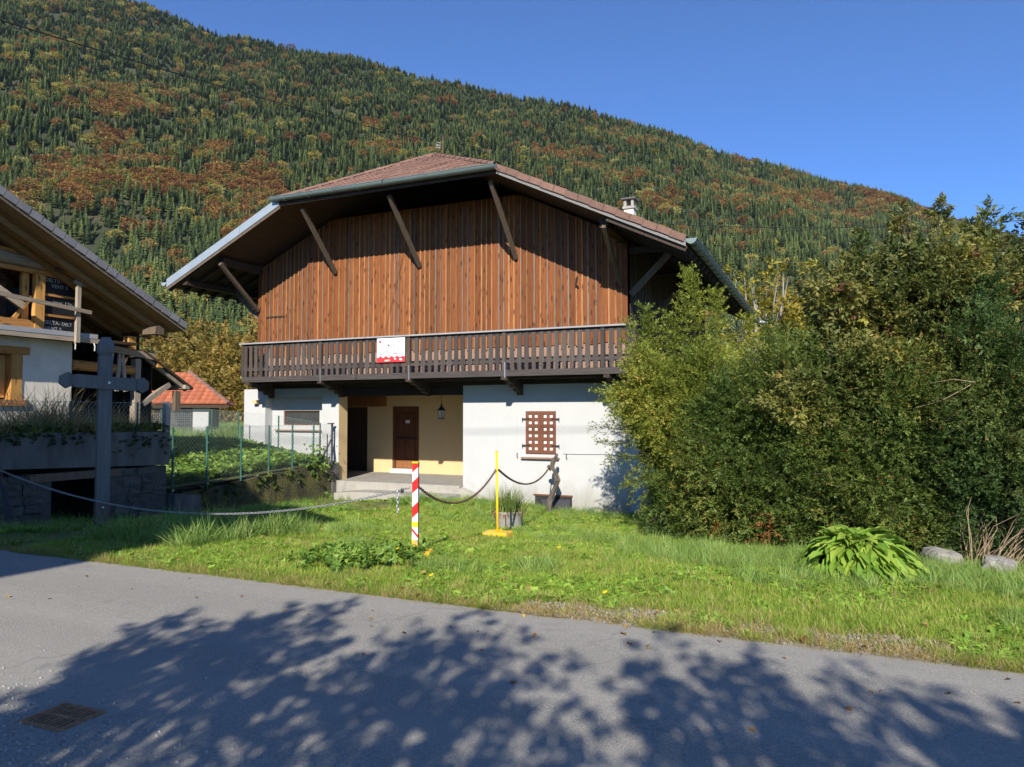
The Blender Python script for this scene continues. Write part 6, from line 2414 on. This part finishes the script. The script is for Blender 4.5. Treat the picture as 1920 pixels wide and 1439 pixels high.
    X = rng.uniform(-8.5, 2.0, n)
    Y = 6.0 - np.abs(rng.normal(0, 1.2, n))
    k = Y > 2.2
    X, Y = X[k], Y[k]
    tt = (Y - ROAD_Y0) / (ROAD_Y1 - ROAD_Y0)
    P1 = np.stack([X, Y, .018 + .035 * (1 - (2 * tt - 1) ** 2)], 1)
    X, Y = lawn_points(420)
    P2 = np.stack([X, Y, gz(X, Y) + .06], 1)
    cover('fallen_leaves', np.concatenate([P1, P2]), lc, 3, .5, 1.25, 'brown fallen leaves scattered over road edge and lawn', .35, 'leaves')
    # dandelions
    fl = MB()
    n = 14
    vs = [(0, 0, .012)]
    for k in range(n * 2):
        a = math.pi * k / n
        q = .024 if k % 2 == 0 else .015
        vs.append((q * math.cos(a), q * math.sin(a), .010 if k % 2 == 0 else .004))
    fl.add(vs, [(0, 1 + k, 1 + (k + 1) % (2 * n)) for k in range(2 * n)])
    fme = fl.mesh('flower', recalc=False)
    fme.materials.append(M('petal_yellow'))
    sm_ = MB().tube([(0, 0, -.16), (.01, 0, -.08), (0, 0, .004)], .003, 5).mesh('stem')
    sm_.materials.append(M('weed_leaf'))
    for x, y, lab in ((-3.72, 6.38, 'yellow dandelion flower near the road edge below the striped post'), (-3.3, 8.9, 'yellow dandelion flower in the middle of the lawn'), (-1.95, 6.45, 'yellow dandelion flower near the road edge left of the gravel'), (-1.62, 14.5, 'yellow dandelion flower under the light green yew'), (-4.92, 7.62, 'yellow dandelion flower at the foot of the striped post')):
        z = float(gz(x, y)) + .13
        T = thing('dandelion', (x, y, z), lab, 'flower')
        T.rotation_euler = (R(28), R(-8), 0)
        for nm, me in (('flower', fme), ('stem', sm_)):
            o = bpy.data.objects.new(nm, me)
            COL.objects.link(o)
            o.parent = T


build_grass()


# ------------------------------------------------------------------ wires
def wire(name, a, b, sag, r_, label):
    a, b = Vector(a), Vector(b)
    pts = [a.lerp(b, t) - Vector((0, 0, 4 * sag * t * (1 - t))) for t in np.linspace(0, 1, 25)]
    o = obj(name, MB().tube(pts, r_, 6), 'cable_black')
    tag(o, label, 'cable')
    return o


wire('power_cable', (-10.74, 18.78, 9.86), (-9.4, 3.8, 6.35), .12, .010, 'black power cable running from the roof mast to the upper left')
wire('telephone_wire', (-6.3, 24.2, 8.33), (9.5, 24.0, 7.12), .42, .012, 'thin black wire running from behind the chimney to the right')
wire('street_cable', (-42, -2.6, 13.2), (22, -2.6, 14.6), .35, .017, 'overhead street cable crossing above the road')


# ------------------------------------------------------------------ across the road: neighbouring chalet and roadside trees (they cast the shadows)
def build_behind():
    T = thing('neighbour_chalet', (-7.95, -8, 0), 'tall chalet across the road whose gable shades the cross', 'house')
    yf = -4.0
    w = MB().prism([(-10.4, -.1), (-5.5, -.1), (-5.5, 9.6), (-7.95, 10.75), (-10.4, 9.6)], yf - 8, yf, 'y')
    obj('wall', w, 'plaster_white', T)
    r_ = MB()
    for s in (-1, 1):
        xe = -7.95 + s * 4.5
        r_.add([(xe, yf + .05, 8.8), (-7.95, yf + .05, 11.0), (-7.95, yf - 9, 11.0), (xe, yf - 9, 8.8), (xe, yf + .05, 8.62), (-7.95, yf + .05, 10.82), (-7.95, yf - 9, 10.82), (xe, yf - 9, 8.62)],
               [(0, 1, 2, 3), (7, 6, 5, 4), (0, 4, 5, 1), (1, 5, 6, 2), (2, 6, 7, 3), (3, 7, 4, 0)])
    obj('roof', r_, 'roof_sheet', T)
    for x in (-9.4, -7.4):
        for z in (1.0, 3.8, 6.6):
            wi = obj('window', B(x, x + .9, yf + .002, yf + .03, z, z + 1.2), 'glass_dark', T)
            fr = MB()
            fr.box(x - .06, x, yf + .004, yf + .05, z, z + 1.2)
            fr.box(x + .9, x + .96, yf + .004, yf + .05, z, z + 1.2)
            fr.box(x - .06, x + .96, yf + .005, yf + .06, z - .06, z)
            fr.box(x - .06, x + .96, yf + .005, yf + .05, z + 1.2, z + 1.26)
            obj('frame', fr, 'door_wood', wi)
    # roadside trees
    tpl = [tpl_cluster(6, s, .46, 1.0, .5) for s in (31, 32, 33)]

    def roadside(bx, by, lobes, label, seed):
        bx, by = bx - .845, by + 2.6
        lobes = [((c[0] - .845, c[1] + 2.6, c[2] - 1.56), (r_[0] * .95, r_[1] * .8, r_[2] * .95), int(n * 1.5)) for c, r_, n in lobes]
        T = thing('roadside_tree', (bx, by, 0), label, 'tree', 'trees across the road')
        parts = []
        for c, r_, n in lobes:
            P, D = shell_points(int(n * (.80 if r_[0] > .5 else .85)), c, r_, .25, .5, .5, lump=.28)
            if r_[0] > .4:                                  # arching sprigs round the crown
                for _ in range(26):
                    a, e = rng.uniform(0, 6.28), rng.uniform(.0, 1.45)
                    u = np.array([math.cos(a) * math.cos(e), math.sin(a) * math.cos(e), math.sin(e)])
                    tip = rng.uniform(1.05, 1.42)
                    t = rng.uniform(.35, 1, 15)[:, None]
                    Q = np.array(c) + u * np.array(r_) * tip * t + rng.normal(0, .045, (15, 3))
                    P = np.concatenate([P, Q])
                    D = np.concatenate([D, u + rng.normal(0, .45, (15, 3))])
            for k in range(3):
                s = rng.integers(0, 3, len(P)) == k
                parts.append(stamp(tpl[k][0], tpl[k][1], P[s], frames(D[s], rng.normal(0, .6, s.sum())), rng.uniform(.12, .22, s.sum())))
        V, F, r = merge(parts)
        link('crown', arrays_mesh('crown', V - np.array(wpos(T)), F, r), T, wpos(T), 'roadside_leaf')
        tr = MB()
        q = random.Random(seed)
        tr.tube([(bx, by, -.2), (bx + .05, by, 1.2), (bx, by, 2.4)], [.10, .08, .06], 8)
        for k in range(26):
            c, r_, _ = q.choice(lobes)
            st = Vector((bx, by, q.uniform(1.0, 2.4)))
            tip = Vector((c[0] + r_[0] * q.uniform(-.7, .7), c[1] + r_[1] * q.uniform(-.6, .6), c[2] + r_[2] * q.uniform(-.2, .95)))
            tr.tube([st, st.lerp(tip, .5) + Vector((0, 0, .15)), tip], [.03, .018, .005], 5, caps=False)
        obj('trunk', tr, 'bark_brown', T)
    # crowns placed so that their shadows fall over the near half of the road
    roadside(-.9, -5.2, [((-1.0, -5.1, 4.7), (.95, .8, 1.25), 620), ((-1.75, -5.0, 4.45), (.55, .5, .95), 230), ((-.85, -5.0, 5.9), (.26, .25, .60), 60), ((-1.9, -5.0, 5.45), (.28, .25, .45), 45), ((-1.35, -5.0, 5.65), (.22, .2, .45), 40), ((-2.4, -5.0, 4.35), (.22, .25, .45), 36)], 'bushy tree across the road nearest the chalet', 1)
    roadside(.6, -5.2, [((.45, -5.1, 4.75), (.95, .8, 1.1), 560), ((.55, -5.0, 5.9), (.18, .18, .62), 48), ((.95, -5.0, 5.95), (.10, .12, .55), 26), ((.05, -5.0, 5.6), (.22, .2, .5), 40), ((1.3, -5.0, 5.35), (.40, .35, .7), 110)], 'bushy tree across the road in the middle of the row', 2)
    roadside(2.5, -5.2, [((2.6, -5.1, 4.8), (.75, .7, 1.15), 430), ((2.25, -5.0, 5.7), (.35, .3, .65), 100), ((2.0, -5.0, 5.9), (.14, .15, .45), 28), ((2.75, -5.0, 5.95), (.18, .2, .5), 40)], 'bushy tree across the road right of the middle', 3)
    roadside(3.8, -5.2, [((3.75, -5.1, 4.75), (.75, .7, 1.15), 430), ((3.45, -5.0, 5.85), (.25, .25, .60), 60), ((4.25, -5.0, 5.3), (.45, .4, .65), 110)], 'bushy tree across the road at the right end of the row', 4)


build_behind()


# ------------------------------------------------------------------ air
def build_haze():
    me = B(-3600, 3800, -1000, 3000, -8, 1450).mesh('haze')
    m = bpy.data.materials.new('haze_air')
    m.use_nodes = True
    nt = m.node_tree
    nt.nodes.remove(nt.nodes['Principled BSDF'])
    v = nt.nodes.new('ShaderNodeVolumePrincipled')
    v.inputs['Color'].default_value = (0.62, 0.78, 1.0, 1)
    v.inputs['Density'].default_value = HAZE
    v.inputs['Anisotropy'].default_value = 0.0
    nt.links.new(v.outputs[0], nt.nodes['Material Output'].inputs['Volume'])
    me.materials.append(m)
    o = bpy.data.objects.new('haze', me)
    COL.objects.link(o)
    o['kind'] = 'stuff'


HAZE = 0.000026
build_haze()
